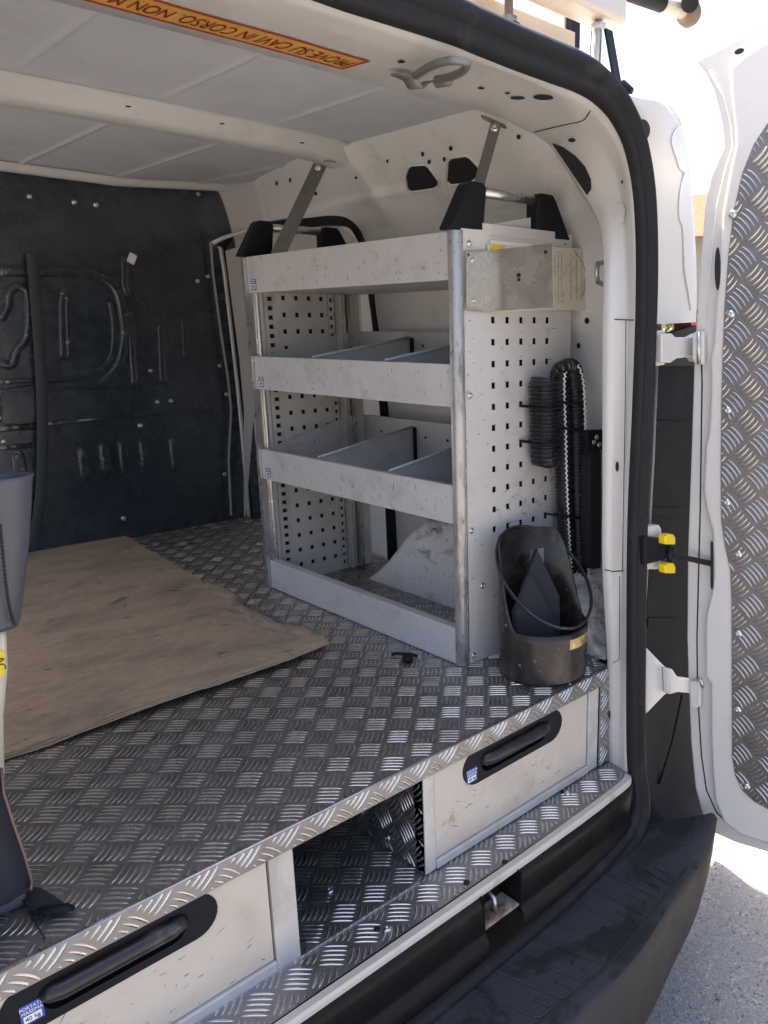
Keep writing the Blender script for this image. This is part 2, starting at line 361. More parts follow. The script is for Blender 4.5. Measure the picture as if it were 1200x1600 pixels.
for e in (ell(809, 152, 12, 2.6, .02), ell(849, 151, 16, 4.2, .03), ell(752, 136.5, 5, 1.8), ell(793, 144.5, 4, 1.4), ell(627, 95, 6, 2.2), ell(894, 218, 6, 3.4), ell(973, 284, 1.6, 3)):
    patch('access_hole', e, dark, frame)
patch('access_hole', [(852, 223), (862, 222), (880, 229), (900, 243), (915, 260), (924, 280), (925, 295), (918, 305), (907, 304), (893, 295), (879, 280), (868, 262), (860, 243)], dark, frame)
patch('access_hole', ell(964, 729, 2.8, 8), dark, frame)
patch('access_hole', [(951, 1110), (954, 1110), (954, 1122), (951, 1123)], dark, frame)
# seams of the frame (thin grooves read as dark lines) built as slim beads
def bead(pix, r, m, parent, lift=.0006, name='seam'):
    pts = [cast(x, y, lift)[0] for x, y in pix]; pts = [p for p in pts if p is not None]
    if len(pts) > 1: return MB().tube(pts, r, 6).build(name, m, parent)
bead([(835, 206), (860, 200), (885, 194), (905, 190), (914, 186), (921, 175), (930, 160)], .0011, dark, frame)
bead([(941, 499), (960, 499), (984, 500), (990, 500)], .0010, seal, frame)
bead([(978, 500), (977, 620), (975, 760), (973, 890)], .0008, seal, frame)
bead([(944, 890), (958, 893), (972, 892), (984, 892)], .0011, dark, frame)
bead([(944, 1027), (958, 1036), (968, 1030), (968, 900)], .0007, seal, frame)
# pillar swage: shallow raised pad
patch('pillar_dimple', [(958, 318), (974, 318), (980, 326), (976, 345), (968, 352), (962, 340)], white, frame, .003)

# --- rubber seal swept round the opening
Rs = R0[:-1]+[z_((1.456, .985, -.20))]
bot = [z_((1.452, .965, -.30)), z_((1.428, .948, -.345)), z_((1.37, .938, -.368)), z_((1.2, .925, -.385)), z_((.95, .915, -.388)), z_((.725, .912, -.388))]
half = refine([Rs+bot], 5)[0]
loop = half+[mir(p) for p in reversed(half[:-1])][:-1]
ctr = Vector((.725, 1, .45)); n = len(loop); prof = [(0, .008), (-.001, -.003), (.005, -.012), (.014, -.015), (.024, -.012), (.028, -.016), (.038, -.027), (.050, -.027), (.060, -.016), (.064, 0), (.064, .035)]
rows = []
for i, p in enumerate(loop):
    t = (loop[(i+1) % n]-loop[i-1]).normalized(); Yv = Vector((0, 1, 0)); o_ = t.cross(Yv).normalized()
    if (p-ctr).dot(o_) < 0: o_ = -o_
    tz = abs(t.z); rows.append([p+o_*(a*(1-.40*tz)+.003*tz)+Yv*b for a, b in prof])
rows.append(rows[0])
MB().loft(rows).build('rubber_seal', seal, van)

# --- inner ceiling with pressed ribs
def zc(x, y):
    z = 1.325-.012*((x-CXM)/.75)**2
    for k in range(-4, 5):
        xr = .918+.302*k
        if 1.50 < y < 3.3: z -= .0045*math.exp(-((x-xr)/.008)**2)*min(1, (y-1.50)/.08)*(0 if 1.98 < y < 2.22 else 1)
    return z
xs = np.linspace(-.40, 1.86, 440); ys = np.linspace(1.27, 3.2, 30)
MB().loft([[Vector((x, y, zc(x, y)+(.11*max(0, y-2.2)*max(0, abs(x-CXM)-.525)))) for x in xs] for y in ys]).build('ceiling_panel', roofm, van)
# roof bows
def bow(y0, y1, zt, zb, xa=-.06, xb=1.51, wide=False):
    mb = MB(); rows = []
    for i in range(41):
        x = xa+(xb-xa)*i/40; d = -.010*((x-CXM)/.75)**2+ ((0.0 if x < 1.42 else -(x-1.42)*.12) if not wide else .11*.85*max(0, abs(x-CXM)-.525))
        rows.append([Vector((x, y0-.03, zt+d)), Vector((x, y0, zt-.004+d)), Vector((x, y0+.012, zb+d)), Vector((x, (y0+y1)/2, zb-.002+d)), Vector((x, y1-.045, zb+d)), Vector((x, y1-.03, zb+.012+d)), Vector((x, y1-.008, zb+.012+d)), Vector((x, y1, zt+d))])
    mb.loft(rows); return mb.build('roof_bow', inner, van)
b1 = bow(2.04, 2.215, 1.324, 1.292)
for px, py in ((200, 166), (347, 193), (472, 223)):
    p = atz(px, py, 1.2905); inst('bow_hole', mesh_of(MB().cyl((0, 0, 0), (0, 0, .001), .006, 12), 'bow_hole', dark), b1, p-Vector((0, 0, .001)))
bow(3.06, 3.165, 1.322, 1.306, -.38, 1.84, True)

# --- side walls (right detailed, left mirrored plain)
def wallx(y, z):
    k = np.interp(z, [-.3, .2, .7, .95, 1.1, 1.2, 1.27, 1.33, 1.40], [1.70, 1.69, 1.675, 1.655, 1.625, 1.575, 1.51, 1.455, 1.44])
    k += max(0, min(1, (y-2.2)/.97))*np.interp(z, [1.0, 1.1, 1.2, 1.3, 1.4], [0, .05, .19, .30, .36])*max(0, min(1, (y-2.2)/.97))**.3
    # pressed ledge above the door opening and soft swages
    k -= .012*math.exp(-((z-1.185+.02*(y-2))/.012)**2)*(1 if 1.9 < y < 3.2 else 0)
    k -= .018*math.exp(-((y-2.02-.15*(z-1.1))/.03)**2)*max(0, min(1, (z-1.1)/.06))
    k += .014*math.exp(-((y-1.78)/.12)**2-((z-1.14)/.04)**2)
    return k
OPEN = dict(y0=2.20, y1=3.22, z1=1.17)     # sliding door opening
CUT = [(2.19, -1), (2.19, .85), (2.20, .95), (2.235, 1.09), (2.30, 1.135), (2.45, 1.15), (2.9, 1.155), (3.3, 1.155), (3.3, -1)]
ysw = sorted(set(list(np.linspace(1.08, 3.2, 150))+[2.2])); zsw = list(np.linspace(-.27, 1.36, 170))
verts = []; faces = []
for y in ysw:
    for z in zsw: verts.append(Vector((wallx(y, z), y, z)))
nz_ = len(zsw)
zarc = lambda y: 1.165-(.09 if y < 2.28 else 0)*((2.28-y)/.09 if y < 2.28 else 0)**2
holes_px = [[(640, 263), (645, 259), (664, 258), (669, 261), (685, 283), (684, 289), (678, 293), (645, 298), (638, 294), (636, 275)],
            [(702, 252), (707, 247), (728, 244), (734, 247), (749, 263), (747, 275), (735, 284), (706, 287), (700, 281)]]
def near_hole(): pass
for i in range(len(ysw)-1):
    for j in range(nz_-1):
        yc = (ysw[i]+ysw[i+1])/2; zz = (zsw[j]+zsw[j+1])/2
        if inpoly(yc, zz, CUT) or (yc < 1.30 and zz > 1.20+(yc-1.1)*.3): continue
        faces.append((i*nz_+j, (i+1)*nz_+j, (i+1)*nz_+j+1, i*nz_+j+1))
wl = MB(); wl.add(verts, faces, True); wall = wl.build('side_wall', inner, van)
wb = BVHTree.FromPolygons([v.co+ORG[wall.name] for v in wall.data.vertices], [p.vertices[:] for p in wall.data.polygons])
for h in holes_px:
    rim = [(sum(p[0] for p in h)/len(h)+(x-sum(p[0] for p in h)/len(h))*1.10, sum(p[1] for p in h)/len(h)+(y-sum(p[1] for p in h)/len(h))*1.10) for x, y in h]
    pts = [cast(x, y, .002, wb)[0] for x, y in rim]
    if all(pts): MB().tube(pts, .004, 8, closed=True).build('hole_rim', inner, wall)
    patch('access_hole', h, dark, wall, .003, wb)
for e in (ell(705, 231, 3, 4), ell(661, 240, 2.4, 4), ell(671, 252, 2.4, 3.5), ell(695, 248, 2.5, 4), ell(811, 213, 3.2, 4), ell(606, 251, 1.8, 3), ell(433, 286, 1.6, 3.5), ell(454, 281, 1.8, 4), ell(494, 302, 2.4, 3), ell(557, 277, 2, 2.5), ell(905, 540, 3, 4.5), ell(918, 501, 3.8, 5)):
    patch('wall_hole', e, dark, wall, .0025, wb)
# black plastic latch bracket and the dark service opening low on the wall beside the pillar
hm = MB(); hm.prism([aty(922, 712, 1.20), aty(928, 702, 1.20), aty(940, 700, 1.20), aty(940, 888, 1.20), aty(928, 890, 1.20), aty(922, 882, 1.20)], (0, .03, 0)); hm.build('service_opening', dark, wall, bevel=.004)
lb = MB(); lb.prism([aty(918, 672, 1.19), aty(944, 671, 1.19), aty(944, 703, 1.19), aty(918, 706, 1.19)], (0, .012, 0)); lbo = lb.build('latch_plate', blackp, wall, bevel=.002)
for px, py in ((932, 683), (936, 695), (928, 691)):
    inst('screw', SCREW, lbo, aty(px, py, 1.188), facing((0, -1, 0)), .9)
st = MB(); a, b = aty(936, 412, 1.16), aty(936, 443, 1.16)
st.tube([aty(944, 410, 1.16), aty(934, 412, 1.14), aty(932, 427, 1.13), aty(934, 441, 1.14), aty(944, 445, 1.16)], .0055, 10); st.build('striker_loop', steel, wall)
# lower inner corner: crumpled sill metal beside the holder
cs = MB(); cs.loft([[aty(885, 885, 1.40), aty(915, 880, 1.33), aty(946, 885, 1.26)], [aty(885, 940, 1.36), aty(915, 935, 1.28), aty(946, 930, 1.22)], [aty(885, 1000, 1.32), aty(915, 975, 1.30), aty(946, 960, 1.24)]]); cs.build('inner_sill', white, wall)
inst('wall_hole', mesh_of(MB().cyl((0, 0, 0), (0, 0, .001), .007, 14), 'wall_hole', dark), wall, aty(918, 921, 1.262), facing((-.3, -1, 0)))
# left wall, plain
wl = MB(); wl.add([mir(p) for p in verts], [f for f in faces], True); wl.build('side_wall', inner, van)   # its sliding door stands open, out of the picture

# --- wheel arch
wa = MB(); rows = []
for i in range(60):
    yy = 2.06-i/59*.97
    hgt = float(np.interp(yy, [1.09, 1.20, 1.30, 1.50, 1.68, 1.80, 1.88, 1.96, 2.02, 2.06], [0, .14, .24, .30, .295, .255, .195, .10, .035, 0]))
    row = []
    for k in range(21):
        t = k/20*math.pi/2; e_ = .42
        dent = .022*math.exp(-((yy-1.74)/.05)**2-((hgt*math.cos(t)**e_-.21)/.035)**2)
        swg = .010*sum(math.exp(-((yy-q_)/.022)**2) for q_ in (1.87, 1.66))*math.exp(-((hgt*math.cos(t)**e_-.05)/.05)**2)
        row.append(Vector((1.695-.205*math.sin(t)**e_+dent-swg, yy, hgt*math.cos(t)**e_)))
    rows.append(row)
wa.loft(rows); arch = wa.build('wheel_arch', archm, van)
MB().cyl((1.512, 1.74, .215), (1.498, 1.735, .213), .010, 14).build('arch_plug', archm, arch, bevel=.002)

# --- sliding door seen through the opening
sdm = MB(); sdm.box(1.735, 1.755, 2.15, 3.25, -.27, 1.3); sdo = sdm.build('sliding_door', inner, van)
pts = [(1.73, 2.36, .66), (1.73, 2.36, 1.06), (1.73, 2.42, 1.12), (1.73, 3.0, 1.12), (1.73, 3.08, 1.04), (1.73, 3.08, .66), (1.73, 3.02, .60), (1.73, 2.42, .60)]
sp = MB(); sp.prism(pts, (.012, 0, 0)); sp.build('raised_panel', white, sdo, bevel=.01, bseg=4)
sp = MB(); sp.prism([(1.73, y, z-.68) for _, y, z in pts], (.012, 0, 0)); sp.build('raised_panel', white, sdo, bevel=.01, bseg=4)
def onwall(px, py, d=0):
    x = 1.62
    for _ in range(12): p = atx(px, py, x); x = wallx(p.y, p.z)+d
    return atx(px, py, x)
dp = [Vector((1.69, 2.175, -.02)), Vector((1.685, 2.175, .45))]+[onwall(x, y, .012) for x, y in ((592, 515), (585, 460), (577, 400), (568, 372), (552, 349), (530, 343), (500, 344), (440, 352), (385, 362))]+[Vector((1.66, 3.17, 1.14)), Vector((1.67, 3.19, 1.0)), Vector((1.685, 3.19, .5)), Vector((1.685, 3.19, -.02))]
dp = refine([dp], 6)[0]
MB().tube(dp, .021, 10).build('door_seal', seal, van)
MB().tube([p+Vector((-.012, (.022 if p.y < 2.6 else -.020)*(1 if p.z < 1.12 else 0), .0 if p.z < 1.1 else -.0)) for p in dp if p.y > 3.1], .008, 8).build('door_flange', white, van)
fl = MB(); fl.loft([[Vector((1.66, 3.06, z)), Vector((1.65, 3.10, z)), Vector((1.665, 3.135, z))] for z in (.0, .55, 1.10)]); 
ip = MB(); ip.box(1.74, 1.76, 2.5, 3.17, .0, .55); ip.build('black_door_trim', blackp, van, bevel=.01)
# --- bulkhead
BY = 3.172
bk = MB(); bk.prism([(-.42, BY, -.02), (1.86, BY, -.02), (1.86, BY, 1.42), (1.45, BY, 1.42), (0, BY, 1.36), (-.42, BY, 1.42)], (0, .03, 0)); bko = bk.build('bulkhead', bulk, van)
def ridge(pix, r=.007, m=bulkr, name='swage', closed=False, flat=.8, k=4):
    pts = [aty(x, y, BY-.001) for x, y in pix]
    if k > 1 and len(pts) > 2: pts = refine([pts], k)[0]
    return MB().tube(pts, r*1.9, 12, up=(0, 1, 0), flat=flat*.42, closed=closed).build(name, m, bko)
ridge([(0, 423), (60, 424), (130, 426), (165, 436), (185, 458), (194, 500), (195, 530), (186, 570), (168, 592), (148, 603), (70, 607), (0, 617)], .010)
ridge([(172, 470), (177, 500), (178, 530), (172, 560), (155, 578), (120, 590), (60, 594), (0, 596)], .005)
ridge([(98, 563), (96, 500), (97, 462), (103, 453)], .006); ridge([(108, 563), (105, 500), (105, 460)], .004)
ridge([(0, 500), (12, 480), (14, 460), (24, 449), (36, 450), (44, 460), (45, 500), (40, 530), (26, 548), (18, 570), (0, 566)], .008)
ridge([(194, 395), (195, 450), (207, 463)], .006); ridge([(200, 410), (201, 448), (213, 460), (232, 482)], .005)
ridge([(202, 487), (206, 550), (210, 605)], .006); ridge([(207, 487), (212, 550), (216, 605)], .004)
ridge([(250, 503), (252, 550), (254, 600)], .006); ridge([(256, 508), (258, 550), (261, 600)], .004)
ridge([(285, 500), (287, 520), (289, 560)], .003)
ridge([(75, 662), (160, 654), (240, 646), (300, 642), (335, 642)], .005, k=1); ridge([(0, 670), (55, 666)], .006, k=1)
ridge([(0, 700), (50, 696)], .005, k=1)
ridge([(302, 665), (312, 646), (340, 645)], .003)
for cx, y0, y1, wd in ((130, 700, 748, 9), (163, 694, 738, 10), (192, 690, 738, 9), (224, 688, 730, 9), (271, 683, 735, 9), (30, 712, 745, 12)):
    c = aty(cx, (y0+y1)/2, BY); hh = (y1-y0)/2/390; 
    mb = MB(); base = stadium(c, Vector((0, 0, 1)), Vector((1, 0, 0)), hh*.8, wd/390/1.3)
    cc = c; rows = [[cc+(p-cc)*s+Vector((0, -d, 0)) for p in base] for s, d in ((1, 0), (.92, .010), (.78, .014), (.55, .015))]; mb.loft(rows, True, True)
    mb.add(rows[-1], [tuple(range(len(base)))]); mb.build('pressed_boss', bulkr, bko)
stp = MB(); a = aty(0, 612, BY); b = aty(205, 606, BY); c = aty(200, 650, BY); d = aty(0, 662, BY)
stp.prism([a, b, c, d], (0, -.012, 0)); stp.build('pressed_step', bulk, bko, bevel=.004)
for px, py in ((172, 636), (267, 626), (246, 628), (219, 665), (193, 810), (325, 432), (309, 439), (343, 571), (354, 616), (351, 741), (4, 653), (6, 690), (91, 643), (235, 579), (310, 303), (362, 302), (46, 307), (116, 316), (150, 320)):
    inst('screw', SCREW, bko, aty(px, py, BY-.004 if py > 400 else BY-.002), facing((0, -1, 0)), random.uniform(1.0, 1.4))
for px, py in ((206, 404),):
    p = aty(px, py, BY-.006); MB().obox(p, (.012, 0, -.006), (.008, 0, .016), (0, .004, 0)).build('white_clip', paper, bko)
# pale welded flange between bulkhead and side wall
ef = MB(); pts = [aty(x, y, 3.14) for x, y in ((329, 378), (333, 430), (345, 520), (356, 590), (361, 640), (357, 720), (361, 805))]
ef.loft([[p+Vector((-.005, 0, 0)) for p in pts], [p+Vector((.008, .005, 0)) for p in pts]]); ef.build('welded_flange', white, van)
MB().loft([[aty(x, y, 3.10) for x, y in ((352, 392), (362, 470), (374, 560), (381, 640), (381, 808))], [aty(x, y, 3.12) for x, y in ((375, 385), (384, 470), (392, 560), (397, 640), (384, 808))]]).build('door_pillar', inner, van)
MB().tube([aty(332, 380, 3.1), aty(350, 371, 3.08), aty(385, 360, 3.05), aty(420, 353, 2.98)], .008, 8).build('door_flange', white, van)

# --- load floor under the deck
FZ = -.258
lf = MB(); lf.add([(-.2, .972, FZ), (1.49, .972, FZ), (1.70, 1.06, FZ), (1.70, 3.19, FZ), (-.26, 3.19, FZ), (-.2, 1.06, FZ)], [(0, 1, 2, 3, 4, 5)]); lfo = lf.build('load_floor', sheet, van)
poly = [(-.1, .974), (.55, .974), (1.448, .976), (1.470, 1.056), (.9, 1.10), (.9, 2.1), (.56, 2.1), (-.1, 1.10)]
tread_bars('raised_bars', lfo, (0, 0, FZ), (1, 0, 0), (0, 1, 0), poly, bars, u0=atz(600, 1366, FZ).x if False else .70, v0=1.02)
sea = MB(); a, b = atz(459, 1501, FZ+.002), atz(655, 1377, FZ+.002); sea.bar((a.x-.4, a.y+.002, FZ+.001), (b.x+.0, b.y, FZ+.001), (0, .0022, 0), (0, 0, .0022)); sea.build('plate_edge', alum, lfo)
for px, py in ((605, 1452), (515, 1392), (887, 1240)):
    inst('screw', SCREW, lfo, atz(px, py, FZ+.001), facing((0, 0, 1)), 1.1)
for px, py in ((589, 1452), (789, 1347), (729, 1379), (878, 1237)):
    inst('floor_hole', mesh_of(MB().cyl((0, 0, 0), (0, 0, .0012), .0065, 14), 'floor_hole', dark), lfo, atz(px, py, FZ+.0005))

# --- sill: aluminium edge strip, glossy cover, latch recess
stt = MB(); stp_l = [(-.02, .962), (.3, .957), (.725, .955), (1.15, .957), (1.40, .966), (1.448, .978)]
rows = []
for x, y in stp_l: rows.append([Vector((x, y+.012, FZ+.001)), Vector((x, y+.008, FZ+.006)), Vector((x, y-.006, FZ+.006)), Vector((x, y-.010, FZ+.001)), Vector((x, y-.010, FZ-.008))])
rows = list(map(list, zip(*refine(list(map(list, zip(*rows))), 4)))) if True else rows
stt.loft(rows, False); stt.build('sill_strip', stripm, van)
LX0, LX1 = aty(752, 1410, .945).x, aty(808, 1375, .945).x
def sill_seg(x0, x1, n=12):
    rows = []
    for i in range(n+1):
        x = x0+(x1-x0)*i/n; y = float(np.interp(x, [-.02, .3, .725, 1.15, 1.40, 1.448], [.962, .957, .955, .957, .966, .978]))
        rows.append([Vector((x, y-.004, FZ-.002)), Vector((x, y-.016, FZ-.012)), Vector((x, y-.020, FZ-.03)), Vector((x, y-.022, FZ-.075)), Vector((x, y-.022, FZ-.090)), Vector((x, y-.030, FZ-.098)), Vector((x, y-.034, FZ-.150))])
    return rows
sm_ = MB(); sm_.loft(sill_seg(-.02, LX0)); sm_.loft(sill_seg(LX1, 1.448)); sil = sm_.build('sill_cover', gloss, van)
lr = MB(); lr.box(LX0-.004, LX1+.004, .99, .995, FZ-.11, FZ-.004); lr.box(LX0-.004, LX0-.001, .935, .99, FZ-.1, FZ-.006); lr.box(LX1+.001, LX1+.004, .935, .99, FZ-.1, FZ-.006); lr.build('latch_recess', gloss, sil)
lr = MB(); lr.box(LX0, LX1, .937, .99, FZ-.085, FZ-.078); lr.build('recess_floor', rusty, sil, bevel=.004)
lr = MB(); lr.tube([(LX0+.05, .955, FZ-.08), (LX0+.05, .96, FZ-.05), (LX0+.05, .985, FZ-.04)], .005, 10); lr.build('latch_pin', steel, sil)

# --- bumper
BZ = -.405
mid = []
def bst(pi, pe, drop=.20, out=.02, up=None):
    pi = Vector(pi); pe = Vector(pe); d = (pe-pi); d.z = 0; d.normalize()
    r = [pi, pi.lerp(pe, .5), pi.lerp(pe, .88), pe-d*.006, pe+Vector((0, 0, -.004)), pe+d*.008+Vector((0, 0, -.014)), pe+d*out+Vector((0, 0, -.09)), pe+d*out*.9+Vector((0, 0, -drop*.9)), pe-d*.02+Vector((0, 0, -drop)), pe-d*.06+Vector((0, 0, -drop-.01))]
    return r
pe_px = [(590+0, 1800), (887, 1600), (989, 1499), (1050, 1408), (1082, 1362)]
E0 = [atz(x, y, BZ) for x, y in pe_px[1:]]
inn = [Vector((.725, .93, BZ)), Vector((.9, .93, BZ)), Vector((1.05, .93, BZ)), Vector((1.2, .935, BZ)), Vector((1.30, .94, BZ))]
outr = [Vector((.725, E0[0].y-.004, BZ))]+E0
print('bumper outer', outr)
tailo = [atz(1098, 1332, BZ+.02), atz(1109, 1300, BZ+.05), atz(1116, 1270, BZ+.07)]
print('tail', tailo)
inn += [Vector((1.38, .950, BZ)), Vector((1.42, .965, BZ)), Vector((1.45, .985, BZ))]
outr += tailo
st_rows = [bst(a, b, (.20, .20, .20, .18, .16, .14, .13, .12)[min(i, 7)], (.02, .02, .018, .012, .008, .004, .003, .003)[min(i, 7)]) for i, (a, b) in enumerate(zip(inn, outr))]
cols = list(map(list, zip(*st_rows))); cols = refine(cols, 5); st_rows = list(map(list, zip(*cols)))
bm_ = MB(); 
for seg in (0, 1):
    rr = st_rows if seg == 0 else [[mir(p) for p in r] for r in st_rows]
    b0 = len(bm_.f); bm_.loft(rr)
    for q in range(b0, len(bm_.f)):
        if (q-b0) % 9 >= 4: bm_.mi[q] = 1
bmp = bm_.build('rear_bumper', [bump_p, bump_f], van)
# raised tread ribs on the bumper step
for (x0, y0, x1, y1, x2, y2) in ((965, 1335, 1046, 1380, 1047, 1368), (935, 1357, 1027, 1403, 1030, 1388), (905, 1375, 1004, 1428, 1010, 1412), (880, 1400, 985, 1452, 990, 1438), (850, 1428, 962, 1476, 968, 1462), (815, 1458, 938, 1504, 945, 1490), (780, 1480, 910, 1533, 918, 1517), (745, 1505, 880, 1560, 892, 1545), (700, 1530, 840, 1590, 860, 1575)):
    p = [atz(x0, y0, BZ+.0005), atz(x0+(x1-x0)*.9, y0+(y1-y0)*.9, BZ+.0005), atz(x1, y1, BZ+.0005), atz(x2, y2, BZ+.0005), atz(x2-25, y2-13, BZ+.0005)]
    MB().tube(refine([p], 4)[0], .0034, 8, flat=.7, up=(0, 0, 1)).build('step_rib', bump_p, bmp)
p = [atz(x, y, BZ+.0005) for x, y in ((1003, 1294), (1040, 1320), (1070, 1342), (1076, 1350), (1068, 1364), (1030, 1412), (962, 1495), (887, 1562), (820, 1615))]
MB().tube(refine([p], 4)[0], 0.0028, 6).build('step_groove', dark, bmp)
MB().tube([atz(1076, 1350, BZ+.0005), atz(1083, 1352, BZ+.0005), atz(1091, 1357, BZ+.0005)], .0020, 6).build('step_groove', dark, bmp)
# corner riser between bumper and lamp
cr = MB(); rows = []
L_ = [(1010, 1095, 1.0), (1008, 1180, .995), (1003, 1240, .985), (1000, 1280, .97), (1003, 1292, .95)]
M_ = [(1052, 1078, 1.03), (1050, 1180, 1.02), (1048, 1240, .985), (1046, 1290, .93), (1045, 1318, .90)]
N_ = [(1085, 1070, 1.03), (1088, 1180, 1.01), (1096, 1245, .96), (1104, 1285, .90), (1096, 1330, .83)]
O_ = [(1094, 1070, 1.07), (1097, 1180, 1.05), (1106, 1240, .99), (1113, 1285, .92), (1103, 1334, .86)]
cr.loft([[aty(*q) for q in r] for r in (L_, M_, N_, O_)]); cr.build('bumper_corner', cornerm, van)
MB().tube([aty(1066, 1085, 1.0), aty(1050, 1160, .995), aty(1030, 1225, .985)], .003, 6).build('corner_swage', cornerm, van)

# --- rear flange and outer skin
sil_ = [(.725, 1.262), (.9, 1.262), (1.1, 1.262), (1.25, 1.258), (1.35, 1.243)]
outline = [z_((x, 1.01, z)) for x, z in sil_]+[aty(x, y, 1.01) for x, y in ((1003, 149), (1030, 152), (1052, 168), (1068, 200), (1078, 250), (1085, 320), (1090, 400), (1091, 470), (1090, 503))]
inner_l = [z_((.725, 1.01, 1.24)), z_((.9, 1.01, 1.238)), z_((1.08, 1.01, 1.236)), z_((1.2, 1.01, 1.226)), z_((1.30, 1.01, 1.20)), z_((1.37, 1.01, 1.165)), z_((1.42, 1.01, 1.12)), z_((1.45, 1.01, 1.06)), z_((1.465, 1.01, 1.0)), z_((1.475, 1.01, .95)), z_((1.485, 1.01, .9)), z_((1.49, 1.01, .85)), z_((1.49, 1.01, .82)), z_((1.49, 1.01, .805))]
om = refine([outline], 4)[0]; im = refine([inner_l], 4)[0]; N_out = len(om); im = im[:N_out]
while len(im) < N_out: im.append(im[-1])
up = lambda q: max(0, min(1, (q.z-1.0)/.2))
def flange_rows(mf):
    rr = []
    rr.append([mf(p) for p in im]); rr.append([mf(p.lerp(q, .45)+Vector((0, .012, 0))) for p, q in zip(im, om)]); rr.append([mf(p.lerp(q, .62)+Vector((0, -.004, 0))) for p, q in zip(im, om)])
    rr.append([mf(p.lerp(q, .9)+Vector((0, -.004, 0))) for p, q in zip(im, om)])
    rr.append([mf(q+Vector((0, .004, 0))) for q in om]); rr.append([mf(q+Vector((.012*(1 if q.x > 1.3 else 0), .03, .008))) for q in om]); rr.append([mf(q+Vector((.035*(1 if q.x > 1.3 else 0), .35, .112*up(q)+.005))) for q in om]); rr.append([mf(q+Vector((.05*(1 if q.x > 1.3 else 0), 2.6, .112*up(q)+.01))) for q in om])
    return rr
bs = MB(); bs.loft(flange_rows(lambda p: p)); lm = flange_rows(mir); bs.loft(lm[:-1])
a_, b_ = lm[-2], lm[-1]
bs.loft([a_, [p.lerp(q, .36) for p, q in zip(a_, b_)]]); bs.loft([[p.lerp(q, .8) for p, q in zip(a_, b_)], b_])
bs.loft([[p.lerp(q, .36) for p, q in zip(a_, b_)][:22], [p.lerp(q, .8) for p, q in zip(a_, b_)][:22]]); body = bs.build('body_shell', white, van)
fm = MB(); pts = [aty(x, y, 1.003) for x, y in ((1046, 166), (1058, 180), (1064, 195), (1055, 205), (1050, 222), (1057, 245), (1062, 262), (1070, 270), (1066, 285), (1062, 310), (1062, 340), (1068, 360), (1070, 420), (1078, 470), (1080, 485))]
fm.tube(refine([pts], 3)[0], .0022, 6); fm.build('sealer_bead', inner, body)
pt = ell(1004, 203, 12, 17); c = [aty(x, y, 1.001) for x, y in pt]; MB().prism(c, (0, .004, 0)).build('access_hole', dark, body)
# side skins below the shoulder, front part of the body, roof skin
sk = MB()
for mf, ylist in ((lambda p: Vector(p), (1.06, 1.5, 2.5, 3.6)), (mir, (1.06, 1.5, 2.2)), (mir, (3.18, 3.6))):
    sk.loft([[mf((1.745, y, .78)), mf((1.81, y, .57)), mf((1.82, y, .1)), mf((1.81, y, -.3)), mf((1.76, y, -.55))] for y in ylist])  # unseen side bulge shaped to set the shadow edge on the asphalt
sk.loft([[mir((1.81, y, -.30)), mir((1.76, y, -.55))] for y in (2.2, 3.18)])
sk.loft([[Vector((-.33, 3.62, 1.3)), Vector((1.78, 3.62, 1.3))], [Vector((-.33, 3.62, -.5)), Vector((1.78, 3.62, -.5))]], False)
sk.loft([[Vector((x, y, 1.345)) for x in (.02, .4, .725, 1.1, 1.40)] for y in (1.5, 2, 3.62)])
sk.build('outer_skin', white, van)
un = MB(); un.box(-.3, 1.75, 1.05, 3.6, -.62, -.30); un.build('underbody', dark, van)
for yy in (1.75,):
    for mf in (lambda p: Vector(p), mir):
        w_ = MB(); w_.cyl(mf((1.55, yy, G+.30)), mf((1.74, yy, G+.30)), .30, 32); wo_ = w_.build('wheel', seal, van, bevel=.02)

# --- tail lamp housing (black) between pillar and hinge edge
tl = MB(); MB().prism([aty(x, y, 1.075) for x, y in ((1000, 980), (1096, 980), (1098, 1180), (1106, 1290), (1000, 1290))], (0, .03, 0)).build('dark_gap_backing', cornerm, van)  # dark backing added behind the gaps to shut out the bright ground
MB().prism([aty(x, y, 1.075) for x, y in ((1040, 520), (1094, 520), (1088, 1000), (1040, 1000))], (0, .03, 0)).build('dark_gap_backing', cornerm, van)
q = [(1026, 568), (1086, 568), (1084, 700), (1078, 900), (1077, 1075), (1003, 1075), (1012, 900), (1020, 700)]
A = [aty(x, y, 1.02) for x, y in q]; tl.prism(A, (0, .05, 0)); lamp = tl.build('tail_lamp_housing', cornerm, van, bevel=.006)
for ya, yb, xr in ((655, 672, 1077), (790, 806, 1072), (963, 980, 1060)):
    mb = MB(); mb.prism([aty(x, y, 1.0185) for x, y in ((1012, ya+2), (xr-8, ya+3), (xr, ya+6), (xr, yb-3), (xr-8, yb), (1012, yb))], (0, -.002, 0)); mb.build('housing_rib', cornerm, lamp, bevel=.0015)
rl = MB(); rl.prism([aty(1083, 900, 1.03), aty(1090, 900, 1.03), aty(1082, 1000, 1.03), aty(1071, 1000, 1.03)], (0, .05, 0)); rl.build('lamp_edge', redm, lamp, bevel=.004)
MB().prism([aty(1080, 500, 1.03), aty(1089, 500, 1.03), aty(1088, 572, 1.03), aty(1079, 572, 1.03)], (0, .05, 0)).build('lamp_edge', redm, lamp, bevel=.004)
MB().prism([aty(1031, 526, 1.015), aty(1088, 508, 1.015), aty(1088, 572, 1.015), aty(1028, 572, 1.015)], (0, .02, 0)).build('hinge_pocket', dark, lamp)
MB().tube([aty(1026, 568, 1.0), aty(1020, 720, 1.0), aty(1010, 900, 1.0), aty(1004, 1005, 1.0)], .004, 6).build('trim_edge', strutm, lamp)
